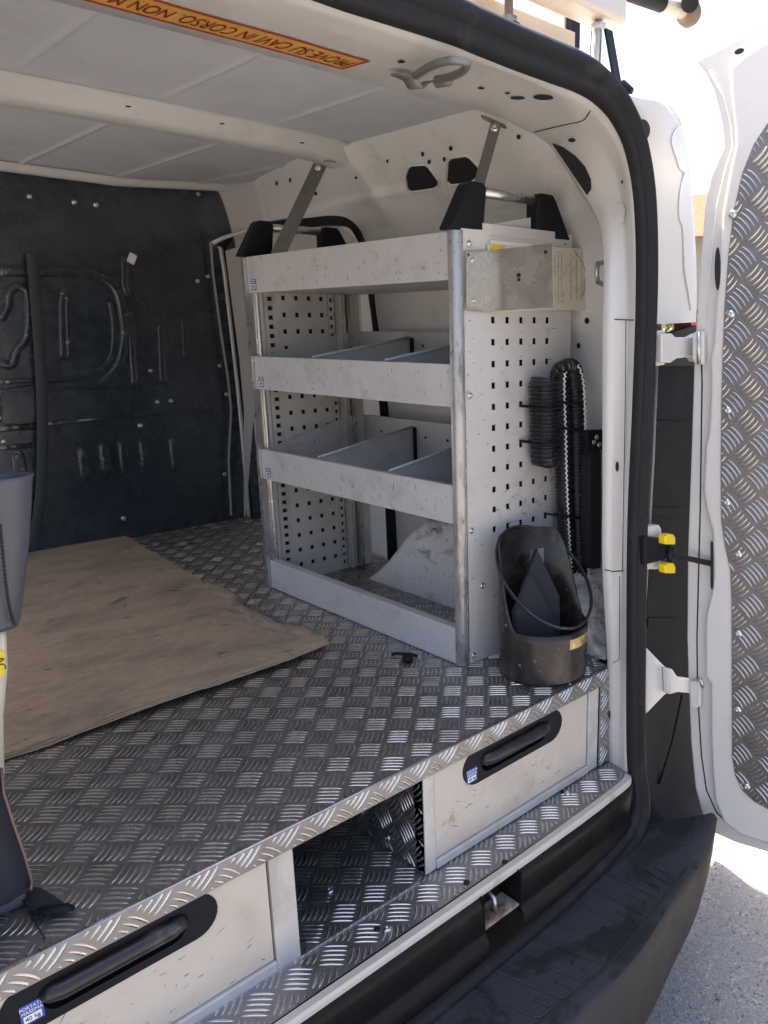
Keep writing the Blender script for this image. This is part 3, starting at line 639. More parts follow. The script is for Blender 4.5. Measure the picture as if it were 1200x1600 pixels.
# --- hinges
def hinge(pts_leaf, pts_arm, knuckle):
    h = MB(); h.prism([aty(x, y, .975) for x, y in pts_leaf], (0, .010, 0)); ho = h.build('hinge', white, van, bevel=.004, bseg=3)
    a_ = MB(); a_.prism([aty(x, y, .955) for x, y in pts_arm], (0, .020, 0)); a_.build('hinge_arm', white, ho, bevel=.006, bseg=3)
    a, b = knuckle; k_ = MB(); k_.cyl(aty(*a, .945), aty(*b, .945), .008, 16); k_.build('hinge_pin', alum, ho)
hinge([(1026, 518), (1040, 515), (1040, 570), (1026, 572)], [(1034, 523), (1050, 521), (1056, 527), (1080, 527), (1092, 521), (1097, 521), (1097, 566), (1088, 565), (1082, 557), (1058, 560), (1048, 567), (1034, 566)], ((1094, 517), (1094, 570)))
hinge([(1011, 1012), (1036, 1038), (1045, 1046), (1045, 1082), (1038, 1087), (1010, 1116)], [(1044, 1044), (1052, 1046), (1060, 1058), (1085, 1062), (1090, 1062), (1090, 1082), (1082, 1084), (1060, 1082), (1046, 1086)], ((1088, 1060), (1088, 1088)))
# --- door check strap with yellow stops
ch = MB(); ch.prism([aty(x, y, .97) for x, y in ((1012, 822), (1030, 820), (1034, 826), (1034, 884), (1028, 890), (1012, 890))], (0, .02, 0)); cho = ch.build('check_strap_bracket', white, van, bevel=.004)
MB().prism([aty(x, y, .955) for x, y in ((1008, 838), (1028, 840), (1045, 852), (1050, 858), (1048, 868), (1040, 876), (1020, 880), (1008, 884))], (0, .025, 0)).build('check_mechanism', blackp, cho, bevel=.004)
for a, b in (((1041, 836), (1056, 851)), ((1041, 881), (1056, 896))):
    MB().prism([aty(a[0]-1, a[1]+3, .935), aty(a[0]+5, a[1]-1, .935), aty(b[0]-3, a[1]-1, .935), aty(b[0], a[1]+4, .935), aty(b[0], b[1], .935), aty(a[0]-1, b[1], .935)], (0, .02, 0)).build('yellow_stop', yellow, cho, bevel=.004)
MB().tube([aty(1048, 853, .945), aty(1046, 868, .945), aty(1048, 880, .945)], .008, 10).build('stop_pin', blackp, cho)

# --- striker under the header and the warning strip
SP = MB()
c0_ = atz(668, 110, 1.205)
SP.tube(refine([[atz(650, 118, 1.20), atz(672, 104, 1.192), atz(700, 95, 1.186), atz(722, 96, 1.184), atz(730, 101, 1.184), atz(722, 112, 1.186), atz(700, 121, 1.192), atz(682, 124, 1.20)]], 5)[0], .0062, 12)
spo = SP.build('striker_loop', strutm, van)
for k, (pa, pb) in enumerate((((622, 114), (660, 128)), ((672, 126), (700, 122)))):
    mb = MB(); a = atz(*pa, 1.208); b = atz(*pb, 1.208)
    rr = []
    for i in range(13):
        t = i/12; p = a.lerp(b, t); h = -.012*math.exp(-((t-.72)/.16)**2); rr.append([p+Vector((.006, -.012, h)), p+Vector((-.006, .012, h))])
    mb.loft(rr); mb.build('striker_foot', strutm, spo)
    o2 = spo.children[-1]; sol = o2.modifiers.new('thick', 'SOLIDIFY'); sol.thickness = .003
# warning strip on the header underside, lettering upside down as seen from outside
zt = 1.2105
def hz(px, py):
    p, nrm = cast(px, py, .0012); return p
ST = [(584, 90), (450, 57), (320, 25), (210, 0), (120, -22)]; SB = [(550, 107), (420, 80), (275, 50), (75, 0), (-20, -24)]
tp = [atz(x, y, 1.2165) for x, y in ST]; bp = [atz(x, y, 1.2165) for x, y in SB]
yA = sum(p.y for p in tp[:3])/3; yB = sum(p.y for p in bp[:3])/3; xr = (tp[0].x+bp[0].x)/2
print('sticker', yA, yB, xr, tp[-1], bp[-1])
def hdr_z(x, y):
    h = bvh.ray_cast(Vector((x, y, 1.0)), Vector((0, 0, 1))); return h[0].z if h[0] else 1.22
def strip(x0, x1, y0, y1, dz, name, m, parent):
    mb = MB(); rr = []
    for i in range(31):
        x = x0+(x1-x0)*i/30; rr.append([Vector((x, y0, hdr_z(x, y0)-dz)), Vector((x, (y0+y1)/2, hdr_z(x, (y0+y1)/2)-dz)), Vector((x, y1, hdr_z(x, y1)-dz))])
    mb.loft(rr); return mb.build(name, m, parent)
xl = xr-1.02
wst = strip(xl, xr, yA, yB, .0012, 'warning_strip', orange, van)
for a0, a1, b0, b1 in ((xl, xr, yA, yA+.007), (xl, xr, yB-.007, yB), (xr-.006, xr, yA, yB)):
    strip(a0, a1, b0, b1, .0018, 'red_border', redp, wst)
tx = text('PROVE SU CAVI IN CORSO. NON MANOVRARE', .056, (xr-.010, (yA+yB)/2, 0), (-1, 0, 0), (0, 1, 0), redp, wst, align='LEFT', xs=.42)
off = ORG[wst.name]
for v in tx.data.vertices: v.co.z = hdr_z(min(1.4, v.co.x+off.x), v.co.y+off.y)-.0022-off.z

# --- rear door (opened a little past square), inner face seen
DO = Vector((1.60, .875, 0)); ph = R(10); DT = Vector((math.sin(ph), -math.cos(ph), 0)); DN = Vector((-math.cos(ph), -math.sin(ph), 0))   # DT along door towards its free edge, DN towards the load bay
def dpt(px, py, n=0): return atpl(px, py, DO+DN*n, DN)
def door_uv(p): return ((p-DO).dot(DT), p.z)
o0 = [(1088, 96), (1101, 112), (1115, 140), (1124, 175), (1128, 210), (1129, 232), (1120, 252), (1108, 280), (1100, 330), (1095, 400), (1089, 484), (1084, 569), (1079, 725), (1074, 863), (1073, 997), (1076, 1080), (1079, 1160), (1086, 1232), (1099, 1281), (1116, 1302), (1150, 1317), (1200, 1332)]
U0 = [door_uv(dpt(x, y, 0)) for x, y in o0]
def tofree(uv0, ztop, zbot, dend):   # closes an outline over the part of the door outside the frame
    return uv0+[(dend*.8, zbot), (dend, zbot+.04), (dend, ztop-.03), (dend*.85, ztop)]
def P3(uv, n): return DO+DT*uv[0]+Vector((0, 0, uv[1]))+DN*n-Vector((0, 0, DO.z))
print('door uv', U0[0], U0[-1], door_uv(dpt(1200, 40)))
top = door_uv(dpt(1200, 38, 0))
OUT0 = [(top[0], top[1])]+U0
OUT0 = OUT0+[(.62, U0[-1][1]-.02), (.70, U0[-1][1]+.02), (.70, top[1]-.01), (.60, top[1]+.02)]
rd = MB(); rd.prism([P3(q, 0) for q in OUT0], -DN*.035); door = rd.build('rear_door', white, van, bevel=.006, bseg=3)
o1 = [(1200, 62), (1165, 82), (1138, 104), (1141, 150), (1147, 200), (1148, 225), (1140, 262), (1128, 330), (1122, 420), (1116, 500), (1114, 540), (1109, 560), (1109, 620), (1106, 680), (1101, 700), (1098, 770), (1103, 800), (1112, 832), (1114, 900), (1111, 930), (1102, 965), (1101, 1000), (1102, 1060), (1110, 1070), (1110, 1150), (1112, 1200), (1116, 1250), (1130, 1285), (1156, 1305), (1200, 1319)]
U1 = [door_uv(dpt(x, y, .018)) for x, y in o1]
OUT1 = U1+[(.60, U1[-1][1]), (.67, U1[-1][1]+.05), (.67, U1[0][1]-.04), (.58, U1[0][1])]
ip_ = MB(); ip_.prism([P3(q, 0) for q in OUT1], DN*.020); dip = ip_.build('inner_pan', white, door, bevel=.009, bseg=4)
o1b = [(1096, 560), (1097, 600), (1094, 800), (1089, 1000), (1090, 1080), (1096, 1180), (1104, 1235), (1120, 1270), (1150, 1297), (1200, 1317)]
MB().tube([dpt(x, y, .001) for x, y in o1b], .0016, 6).build('door_seam', seal, door)
MB().tube([dpt(x, y, .001) for x, y in ((1109, 110), (1130, 150), (1142, 195), (1145, 228), (1134, 262), (1118, 330), (1110, 420), (1104, 500))], .0016, 6).build('door_seam', inner, door)
o2 = [(1200, 192), (1178, 225), (1160, 270), (1146, 330), (1138, 400), (1132, 480), (1129, 560), (1127, 640), (1126, 740), (1127, 815), (1133, 855), (1141, 890), (1143, 940), (1143.5, 1100), (1144, 1180), (1148, 1210), (1160, 1235), (1178, 1252), (1200, 1264)]
U2 = [door_uv(dpt(x, y, .022)) for x, y in o2]
OUT2 = U2+[(.55, U2[-1][1]), (.61, U2[-1][1]+.05), (.61, U2[0][1]-.04), (.52, U2[0][1]+.03)]
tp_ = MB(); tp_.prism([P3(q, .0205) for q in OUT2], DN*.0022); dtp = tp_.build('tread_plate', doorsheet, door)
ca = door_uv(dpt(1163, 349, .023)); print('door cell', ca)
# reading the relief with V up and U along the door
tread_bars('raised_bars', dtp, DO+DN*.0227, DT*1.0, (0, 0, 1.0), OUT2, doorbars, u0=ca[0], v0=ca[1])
for px, py in ((1145, 335), (1142, 491), (1137, 641), (1136, 785), (1154, 866), (1154, 990), (1153, 1109), (1167, 1229)):
    inst('screw', SCREW, dtp, dpt(px, py, .0245), facing(DN), 1.15)
def dhole(pix, n=.0215): MB().prism([dpt(x, y, n) for x, y in pix], -DN*.002).build('access_hole', dark, door)
dhole(ell(1121, 420, 4.5, 34)); dhole(ell(1155, 80, 8, 4, -.4), .0215); dhole([(1111, 845), (1114, 848), (1114, 918), (1112, 922), (1110, 916), (1110, 850)], .0215)

MB().prism([dpt(x, y, .004) for x, y in ((1086, 522), (1092, 517), (1104, 518), (1104, 570), (1090, 568), (1086, 562))], DN*.016).build('hinge_plate', white, door, bevel=.003)
MB().prism([dpt(x, y, .004) for x, y in ((1080, 1062), (1096, 1060), (1098, 1068), (1098, 1100), (1090, 1104), (1082, 1098))], DN*.016).build('hinge_plate', white, door, bevel=.003)
MB().tube([dpt(1092, 519, .022), dpt(1092, 569, .022)], .0045, 10).build('hinge_pin', alum, door); MB().tube([dpt(1088, 1062, .022), dpt(1096, 1064, .024), dpt(1098, 1074, .022)], .0040, 8).build('hinge_pin', alum, door)
MB().bar(aty(1050, 867, .945), dpt(1113, 881, .012), (0, 0, .0065), (.002, .0035, 0)).build('check_strap', blackp, cho, bevel=.001)
# --- house and shrubs far off, seen between body and door
# ================================================================== DRAWER PLATFORM
DYF = 1.058
deck = root('drawer_platform', (.73, 2.1, FZ), 'raised load deck of tread plate with drawers in its rear face', 'drawer unit')
dk = MB(); dk.prism([(-.06, DYF, -.0035), (1.475, DYF, -.0035), (1.475, 1.10, -.0035), (1.67, 1.13, -.0035), (1.67, 3.168, -.0035), (-.22, 3.168, -.0035), (-.22, 1.13, -.0035), (-.06, 1.10, -.0035)], (0, 0, .0035))
dko = dk.build('deck_plate', sheet, deck, bevel=.0012)
poly = [(-.05, DYF+.004), (1.468, DYF+.004), (1.468, 1.10), (1.66, 1.14), (1.66, 3.165), (-.2, 3.165), (-.2, 1.13), (-.05, 1.10)]
tread_bars('raised_bars', dko, (0, 0, 0), (1, 0, 0), (0, 1, 0), poly, bars, holes=[[(-.05, 1.75), (.98, 1.75), (1.0, 2.2), (1.05, 3.1), (-.05, 3.1)]])
lp = MB(); lp.prism([(-.06, DYF-.0005, -.001), (1.475, DYF-.0005, -.001), (1.475, DYF-.0005, -.255), (1.431, DYF-.0005, -.255), (1.431, DYF-.0005, -.040), (-.02, DYF-.0005, -.040), (-.02, DYF-.0005, -.255), (-.06, DYF-.0005, -.255)], (0, -.0025, 0))
lpo = lp.build('folded_lip', sheet, deck, bevel=.001)
tread_bars('raised_bars', lpo, (0, DYF-.003, 0), (1, 0, 0), (0, 0, 1), [(-.06, -.001), (1.473, -.001), (1.473, -.255), (1.433, -.255), (1.433, -.039), (-.02, -.039), (-.02, -.255), (-.06, -.255)], bars, u0=.6809, v0=.0335)
# rounded nose on the fold
MB().tube([(-.06, DYF+.001, -.0035), (1.475, DYF+.001, -.0035)], .0042, 10, up=(0, 0, 1)).build('fold_nose', bars, lpo)
# carcass side plates (the recess between the drawers), in tread plate
for xx, nx in ((.873, -1), (.587, 1)):
    pl_ = MB(); x0 = xx if nx < 0 else xx-.003; pl_.box(x0, x0+.003, DYF+.004, 2.3, FZ+.001, -.006); plo = pl_.build('recess_side', sheet, deck)
    if nx < 0: tread_bars('raised_bars', plo, (xx-.0002, 0, 0), (0, -1, 0), (0, 0, 1), [(-2.2, FZ+.002), (-DYF-.005, FZ+.002), (-DYF-.005, -.006), (-2.2, -.006)], bars, u0=-1.12, v0=-.11)
    else: pass
inst('screw', SCREW, deck, atx(606, 1309, .872), facing((-1, 0, 0)), 1.1)
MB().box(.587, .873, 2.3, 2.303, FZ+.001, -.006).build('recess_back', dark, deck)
MB().box(.02, .587, DYF+.04, 2.3, FZ+.002, -.012).build('carcass', grey, deck); MB().box(.8765, 1.43, DYF+.04, 2.3, FZ+.002, -.012).build('carcass', grey, deck)
ECU = stadium
def drawer_unit(xa, xb, handle, label_at, right_post_w):
    """xa..xb outer frame, handle = (x0, x1, zc, half height)"""
    f0, f1 = xa+.028, xb-right_post_w
    fm_ = MB(); y0 = DYF+.0015
    fm_.box(xa, f0-.001, y0-.001, y0+.03, FZ+.0025, -.0405); fm_.build('frame_post', draff, deck, bevel=.0015)
    fm_ = MB(); fm_.box(f1+.001, xb, y0-.001, y0+.03, FZ+.0025, -.0405); fm_.build('frame_post', draff, deck, bevel=.0015)
    fm_ = MB(); fm_.box(f0, f1, y0-.0035, y0+.03, FZ+.0025, FZ+.021); fm_.build('frame_rail', draff, deck, bevel=.0015)
    # front with a real cut-out for the cup
    hx0, hx1, hzc, hr = handle; c = Vector(((hx0+hx1)/2, y0+.003, hzc)); half_ = (hx1-hx0)/2-hr
    A_ = Vector((1, 0, 0)); B_ = Vector((0, 0, 1))
    cup = stadium(c, A_, B_, half_*.80, hr*.74, 10)
    dr = MB(); out = [Vector((f0+.002, y0+.003, FZ+.023)), Vector((f1-.002, y0+.003, FZ+.023)), Vector((f1-.002, y0+.003, -.043)), Vector((f0+.002, y0+.003, -.043))]
    dr.prism(out, (0, .016, 0), [cup]); do = dr.build('drawer_front', drawm, deck, bevel=.001)
    pan = MB(); ps = stadium(c+Vector((0, -.0025, 0)), A_, B_, half_, hr, 12); pc = stadium(c+Vector((0, -.0025, 0)), A_, B_, half_*.68, hr*.62, 12)
    pan.prism(ps, (0, .0035, 0), [pc]); pan.loft([pc+[pc[0]], [q+Vector((0, .028, 0)) for q in pc+[pc[0]]]], True); pan.add([q+Vector((0, .028, 0)) for q in pc], [tuple(range(len(pc)))])
    po = pan.build('handle_pan', blackp, do, bevel=.0008)
    gr = MB(); L = half_*.68+hr*.5
    zt_ = hzc+hr*.22
    gr.tube([c+Vector((-L+.004, .004, hr*.2)), c+Vector((-L+.008, -.004, hr*.2)), c+Vector((-L+.02, -.008, hr*.2)), c+Vector((L-.02, -.008, hr*.2)), c+Vector((L-.008, -.004, hr*.2)), c+Vector((L-.004, .004, hr*.2))], hr*.36, 14)
    gr.build('handle_grip', gripm, do)
    lc = Vector((label_at[0], y0-.0004, label_at[1])); s = hr*.40*label_at[2]
    lb_ = MB(); lb_.obox(lc, (s*.92, 0, 0), (0, 0, s), (0, .0004, 0)); lo = lb_.build('load_label', blue, do)
    MB().obox(lc+Vector((0, -.0003, -s*.48)), (s*.72, 0, 0), (0, 0, s*.36), (0, .0003, 0)).build('label_field', paper, do)
    text('PORTATA', s*.50, lc+Vector((0, -.001, s*.66)), (1, 0, 0), (0, 0, 1), paper, do, xs=.85)
    text('MASSIMA', s*.50, lc+Vector((0, -.001, s*.20)), (1, 0, 0), (0, 0, 1), paper, do, xs=.85)
    text('40 kg', s*.56, lc+Vector((0, -.001, -s*.48)), (1, 0, 0), (0, 0, 1), ink, do)
    return do
dA = drawer_unit(.873, 1.429, (.980, 1.293, -.078, .039), (1.003, -.091, 1.0), .038)
dB = drawer_unit(.02, .587, (.150, .452, -.076, .038), (.188, -.083, 1.0), .046)

# ================================================================== SHELVING UNIT
XS, YN, YF = 1.218, 1.313, 2.2
shelf = root('shelving_unit', (1.41, 1.76, 0), 'grey metal van shelving unit with open trays and perforated side panels', 'shelving unit')
def perf(name, y, t, x0, x1, z0, z1, cols, rows_, sx_, sz_, m, parent, topx=None):
    xs = [x0]; 
    for c in cols: xs += [c-sx_/2, c+sx_/2]
    xs.append(x1); zs = [z0]
    for c in rows_: zs += [c-sz_/2, c+sz_/2]
    zs.append(z1); mb = MB(); nx, nz = len(xs), len(zs)
    vs = [Vector((x, yy, z)) for yy in (y, y+t) for x in xs for z in zs]; fs = []
    hole = lambda i, j: i % 2 == 1 and j % 2 == 1
    idx = lambda k, i, j: k*nx*nz+i*nz+j
    for i in range(nx-1):
        for j in range(nz-1):
            if hole(i, j):
                for (a, b), (c, d) in (((i, j), (i+1, j)), ((i+1, j), (i+1, j+1)), ((i+1, j+1), (i, j+1)), ((i, j+1), (i, j))):
                    fs.append((idx(0, a, b), idx(0, c, d), idx(1, c, d), idx(1, a, b)))
            else:
                fs.append((idx(0, i, j), idx(0, i+1, j), idx(0, i+1, j+1), idx(0, i, j+1))); fs.append((idx(1, i, j), idx(1, i, j+1), idx(1, i+1, j+1), idx(1, i+1, j)))
    for i in range(nx-1):
        for j in (0, nz-1): fs.append((idx(0, i, j), idx(0, i+1, j), idx(1, i+1, j), idx(1, i, j)))
    for j in range(nz-1):
        for i in (0, nx-1): fs.append((idx(0, i, j), idx(0, i, j+1), idx(1, i, j+1), idx(1, i, j)))
    mb.add(vs, fs); return mb.build(name, m, parent)
cols_ = [1.332+.0473*i for i in range(5)]; rws = [.326+.0492*i for i in range(11)]
sp1 = perf('side_panel', YN, .0025, 1.2365, 1.612, .002, 1.022, cols_, rws, .0125, .0145, panelm, shelf)
MB().box(1.300, 1.545, YN-.002, YN+.001, 1.000, 1.024).build('panel_top_fold', panelm, sp1, bevel=.001)
MB().prism([(1.58, YN+.0026, .002), (1.612, YN+.0026, .002), (1.612, YN+.0026, 1.02), (1.58, YN+.0026, 1.02)], (0, .02, 0)).build('back_edge', panelm, sp1)
sp2 = perf('side_panel', YF, .0025, 1.2365, 1.60, .002, 1.0, [1.332+.0445*i for i in range(5)], [.055+.0492*i for i in range(19)], .0125, .0135, panelm, shelf)
MB().box(1.312, 1.545, YN+.010, YN+.012, .02, .90).build('hole_shade_sheet', blackp, shelf); MB().box(1.312, 1.545, YF+.010, YF+.012, .02, .98).build('hole_shade_sheet', blackp, shelf)  # dark sheets added so the panel holes read as shaded
# posts: rounded extrusions
def post(yc, s, name='front_post'):
    pr = []
    for k in range(9):
        t = math.pi/2*k/8; pr.append((1.236-.022*math.sin(t), yc+s*(.020-.020*math.cos(t))))
    pr += [(1.214, yc+s*.022), (1.236, yc+s*.022)]
    mb = MB(); mb.prism([Vector((x, y, .001)) for x, y in pr], (0, 0, 1.003), smooth=True); return mb.build(name, postm, shelf, bevel=.0008)
p1 = post(1.3105, 1); p2 = post(2.236, -1)
MB().box(1.2355, 1.2385, 1.3095, 1.316, .001, 1.003).build('post_edge', alum, p1); MB().box(1.208, 1.2355, 2.1965, 2.1995, .001, 1.0).build('post_edge', alum, p2)
MB().box(1.2365, 1.2445, 2.186, 2.2, .05, .95).build('edge_moulding', alum, p2, bevel=.001)
# slotted uprights on the far panel (seen from the aisle)
for xa, xb, sxx in ((1.262, 1.302, .016), (1.486, 1.505, .010), (1.516, 1.548, .013)):
    MB().box((xa+xb)/2-sxx*.6, (xa+xb)/2+sxx*.6, YF-.0018, YF-.0006, .02, .98).build('slot_shadow_strip', blackp, shelf)
    perf('slotted_upright', YF-.008, .0055, xa, xb, .01, .99, [(xa+xb)/2], [.03+.0268*i for i in range(36)], sxx, .0125, draff, shelf)
MB().box(1.553, 1.563, 2.17, 2.2, .01, .98).build('rear_upright', alum, shelf, bevel=.001)
MB().box(1.568, 1.592, 2.176, 2.2, .01, .98).build('rear_upright', panelm, shelf, bevel=.001)
MB().box(1.51, 1.514, 2.16, 2.198, .01, .98).build('rear_upright', draff, shelf, bevel=.001)
MB().box(1.24, 1.256, 2.194, 2.199, .01, .99).build('edge_moulding', panelm, shelf, bevel=.001)
# trays
def tray(z0, z1, zb, floor=True, inner_m=grey, thick=.0025):
    ya, yb = 1.333, 2.196; xb = 1.592
    fr_ = MB(); fr_.box(XS, XS+.003, ya, yb, z0, z1); fr_.box(XS+.003, XS+.014, ya, yb, z1-.003, z1)
    fo = fr_.build('tray_front', grey, shelf, bevel=.0012)
    t = MB(); sy = ya+.004
    for yy in (sy, yb-.0035):
        t.prism([Vector((XS+.004, yy, z0+.004)), Vector((xb, yy, z0+.004)), Vector((xb, yy, zb)), Vector((xb-.05, yy, zb-.004)), Vector((XS+.004, yy, z1-.004))], (0, .003, 0))
    t.box(xb-.003, xb, sy, yb, z0+.004, zb); t.box(xb-.012, xb-.003, sy, yb, zb-.003, zb)
    if floor: t.box(XS+.0035, xb-.003, sy, yb-.004, z0+.004, z0+.0065)
    to = t.build('tray_body', inner_m, shelf, bevel=.0008)
    return fo, to
t1f, t1b = tray(.902, 1.002, 1.045)
t2f, t2b = tray(.627, .7225, .792)
t3f, t3b = tray(.355, .4465, .525)
t4 = MB(); t4.box(XS, XS+.003, 1.333, 2.196, .003, .0945); t4.box(XS+.003, XS+.026, 1.333, 2.196, .0915, .0945); t4.build('base_rail', grey, shelf, bevel=.0012)
# dividers with rolled top edge
for tb, z0, z1, zb in ((t2b, .627, .7235, .775), (t3b, .355, .4480, .505)):
    for yy in (1.915, 1.593):
        d = MB(); d.prism([Vector((XS+.004, yy, z0+.008)), Vector((1.585, yy, z0+.008)), Vector((1.585, yy, zb)), Vector((XS+.02, yy, z1+.002)), Vector((XS+.004, yy, z1-.004))], (0, .0025, 0))
        dv = d.build('tray_divider', grey, shelf, bevel=.0008)
        MB().tube([Vector((XS+.018, yy-.002, z1+.001)), Vector((1.58, yy-.002, zb-.001))], .0042, 8).build('rolled_edge', grey, dv)
        if yy > 1.7:
            MB().box(1.583, 1.590, yy-.012, yy+.004, z0+.02, zb-.002).build('divider_clip', blackp, dv, bevel=.002)
for zc, zb in ((.66, 0), (.40, 0)):
    for yy in (1.42, 1.5, 1.68, 1.76, 1.86, 2.0, 2.08):
        inst('slot_hole', mesh_of(MB().cyl((0, 0, 0), (0, 0, .0008), .0045, 10), 'slot_hole', dark), t2b if zc > .5 else t3b, (1.588, yy, zc+.09 if zc > .5 else zc+.075), facing((-1, 0, 0)))
for xx, zz in ((1.40, .40), (1.40, .43)):
    inst('screw', SCREW, t3b, (xx, 2.191, zz+.02), facing((0, -1, 0)), .9)
# tray labels
for fo, z in ((t1f, .917), (t2f, .642), (t3f, .370)):
    l_ = MB(); l_.box(XS-.0008, XS, 2.150, 2.178, z-.007, z+.022); lo = l_.build('load_label', blue, fo)
    MB().box(XS-.0014, XS-.0008, 2.153, 2.175, z-.004, z+.009).build('label_field', paper, fo)
    mb = MB(); mb.box(XS-.0018, XS-.0014, 2.165, 2.170, z-.001, z+.006); mb.box(XS-.0018, XS-.0014, 2.157, 2.162, z-.001, z+.006); mb.build('label_print', ink, fo)
    mb = MB(); mb.box(XS-.0012, XS-.0008, 2.154, 2.174, z+.0175, z+.0195); mb.box(XS-.0012, XS-.0008, 2.154, 2.174, z+.0125, z+.0145); mb.build('label_print', paper, fo)
def scuffs(P0, U, V, w_, h_, n_, nrm, parent, seed, smin=.004, smax=.03, wd=.0006, mode=0):
    rg2 = random.Random(seed); mb = MB(); nrm = Vector(nrm)
    for _ in range(n_):
        u, v = rg2.random()*w_, rg2.random()*h_; a = rg2.gauss(1.2 if mode else .2, .5); L = rg2.uniform(smin, smax)*rg2.random(); wq = wd*rg2.uniform(.4, 1.6)
        c = Vector(P0)+U*u+V*v+nrm*.0004; d = U*math.cos(a)+V*math.sin(a); e = nrm.cross(d); k = rg2.gauss(0, .12)
        pts = [c+d*(L*t)+e*(k*L*t*(1-t)) for t in (0, .35, .7, 1)]; ws = (.1, 1, .8, .05)
        l1 = [p+e*(wq*q) for p, q in zip(pts, ws)]; l2 = [p-e*(wq*q) for p, q in zip(pts, ws)]; mb.loft([l1, l2], False)
    o = mb.build('scuff_marks', ink, parent); o['kind'] = 'stuff'; return o
UX, UYv, UZ = Vector((1, 0, 0)), Vector((0, 1, 0)), Vector((0, 0, 1))
scuffs((1.24, YN, .03), UX, UZ, .36, .80, 110, (0, -1, 0), sp1, 1, .004, .022)
scuffs((1.32, YN, .33), UX, UZ, .22, .09, 40, (0, -1, 0), sp1, 2, .01, .05)
for i_, (fo_, za, zb_) in enumerate(((t1f, .905, .998), (t2f, .63, .718), (t3f, .36, .44))):
    scuffs((XS, 1.34, za), UYv, UZ, .84, zb_-za-.02, 46, (-1, 0, 0), fo_, 5+i_, .006, .03, .0007, 1)
# screws on the near panel
for px, py in ((733, 381), (883, 385), (734, 618), (736, 829), (754, 915), (740, 1024)):
    inst('screw', SCREW, sp1, aty(px, py, YN-.0005), facing((0, -1, 0)), 1.0)
# black end brackets + tube handles
def bracket(y0, y1, flip=1):
    for k, (b0, b1, t0, t1) in enumerate(((1.203, 1.305, 1.262, 1.316), (1.482, 1.608, 1.486, 1.548))):
        mb = MB(); mb.prism([Vector((b0, y0, 1.004)), Vector((b1, y0, 1.006)), Vector((t1, y0, 1.098)), Vector((t1-.008, y0, 1.106)), Vector((t0+.006, y0, 1.106)), Vector((t0-.002, y0, 1.098))], (0, y1-y0, 0))
        mb.build('end_bracket', blackp, shelf, bevel=.006, bseg=3)
    MB().tube([(1.310, (y0+y1)/2, 1.090), (1.492, (y0+y1)/2, 1.092)], .0115, 18).build('handle_tube', alum, shelf)
bracket(1.312, 1.352); bracket(2.196, 2.236)
scuffs((.91, DYF+.0045, -.235), UX, UZ, .46, .11, 60, (0, -1, 0), dA, 21, .004, .03, .0005, 0); scuffs((.06, DYF+.0045, -.235), UX, UZ, .47, .11, 60, (0, -1, 0), dB, 22, .004, .03, .0005, 0)
# roof struts
def strut(a, b, w, bracket_=True):
    a, b = Vector(a), Vector(b); d = (b-a).normalized(); view = ((a+b)/2-CAM).normalized(); wv = d.cross(Vector((-.75, -.66, 0))).normalized()
    m_ = MB(); m_.bar(a, b, wv*w, d.cross(wv).normalized()*.0018); s_ = m_.build('roof_strut', strutm, shelf, bevel=.001)
    c = b-d*.012; inst('screw', SCREW, s_, c+Vector((-.004, -.004, 0)), facing((-.75, -.66, 0)), 1.4)
    return s_
strut((1.340, 1.40, 1.03), atx(775, 193, 1.44), .0125)
strut(atx(434, 398, 1.262), atx(500, 258, 1.47), .020)
MB().bar(atx(757, 184, 1.45), atx(786, 197, 1.45), (0, .004, .006), (.012, 0, 0)).build('strut_foot', rusty, shelf, bevel=.002)
MB().bar(atx(482, 246, 1.46), atx(520, 252, 1.46), (0, .004, .006), (.012, 0, 0)).build('strut_foot', steel, shelf, bevel=.002)
# upstand board on the back of the top tray
MB().box(1.588, 1.5915, 1.33, 1.66, 1.04, 1.068).build('tray_upstand', grey, shelf)
MB().prism([Vector((1.322, 1.33, 1.008)), Vector((1.478, 1.33, 1.008)), Vector((1.478, 1.33, 1.052)), Vector((1.322, 1.33, 1.022))], (0, .003, 0)).build('tray_end', panelm, shelf)
MB().box(1.30, 1.315, 1.66, 2.05, .985, 1.012).build('tray_liner', grey, shelf)
# printed card behind the bent plate
cd_ = MB(); cz0, cz1 = .846, .990; CYY = 1.306
ca_ = aty(868, 389, CYY); cb_ = aty(922, 389, CYY); cc_ = aty(918, 484, CYY); ce_ = aty(770, 487, CYY); cf_ = aty(762, 382, CYY)
cd_.prism([cf_, aty(830, 384, CYY), cb_, cc_, ce_], (0, .003, 0)); cdo = cd_.build('printed_card', card, sp1, bevel=.0006)
random.seed(4)
mb = MB()   # worn print, too small to read: lines of letter-like strokes running up the card
for px, ya_, yb_, hh_ in ((866.5, 398, 430, .0026), (872.5, 392, 473, .0028), (877.5, 391, 473, .0028), (880.5, 456, 473, .0026), (892, 395, 467, .0036), (901, 392, 469, .0028), (909, 392, 469, .0028), (917.5, 391, 469, .0028)):
    p0, p1 = aty(px, yb_, CYY-.0003), aty(px, ya_, CYY-.0003); L = (p1-p0).length; d = (p1-p0)/L; t = 0; e = d.cross(Vector((0, 1, 0)))
    while t < L-.004:
        for _ in range(random.randint(2, 9)):
            wq = random.uniform(.0006, .0011); tt = t+wq
            if tt > L: break
            c = p0+d*tt; k = random.choice((.55, .55, .6, .9))
            mb.obox(c, d*wq*.75, e*hh_*.5*k, (0, .0001, 0)); t += wq*2+.0004
        t += .0028
mb.build('printed_lines', ink, cdo)['kind'] = 'stuff'
pc = [aty(x, y, CYY-.0004) for x, y in ((896, 391), (903, 399), (910, 411), (914, 423), (914, 445), (911, 462))]
MB().tube(refine([pc], 4)[0], .0007, 5).build('crease', rodm, cdo)
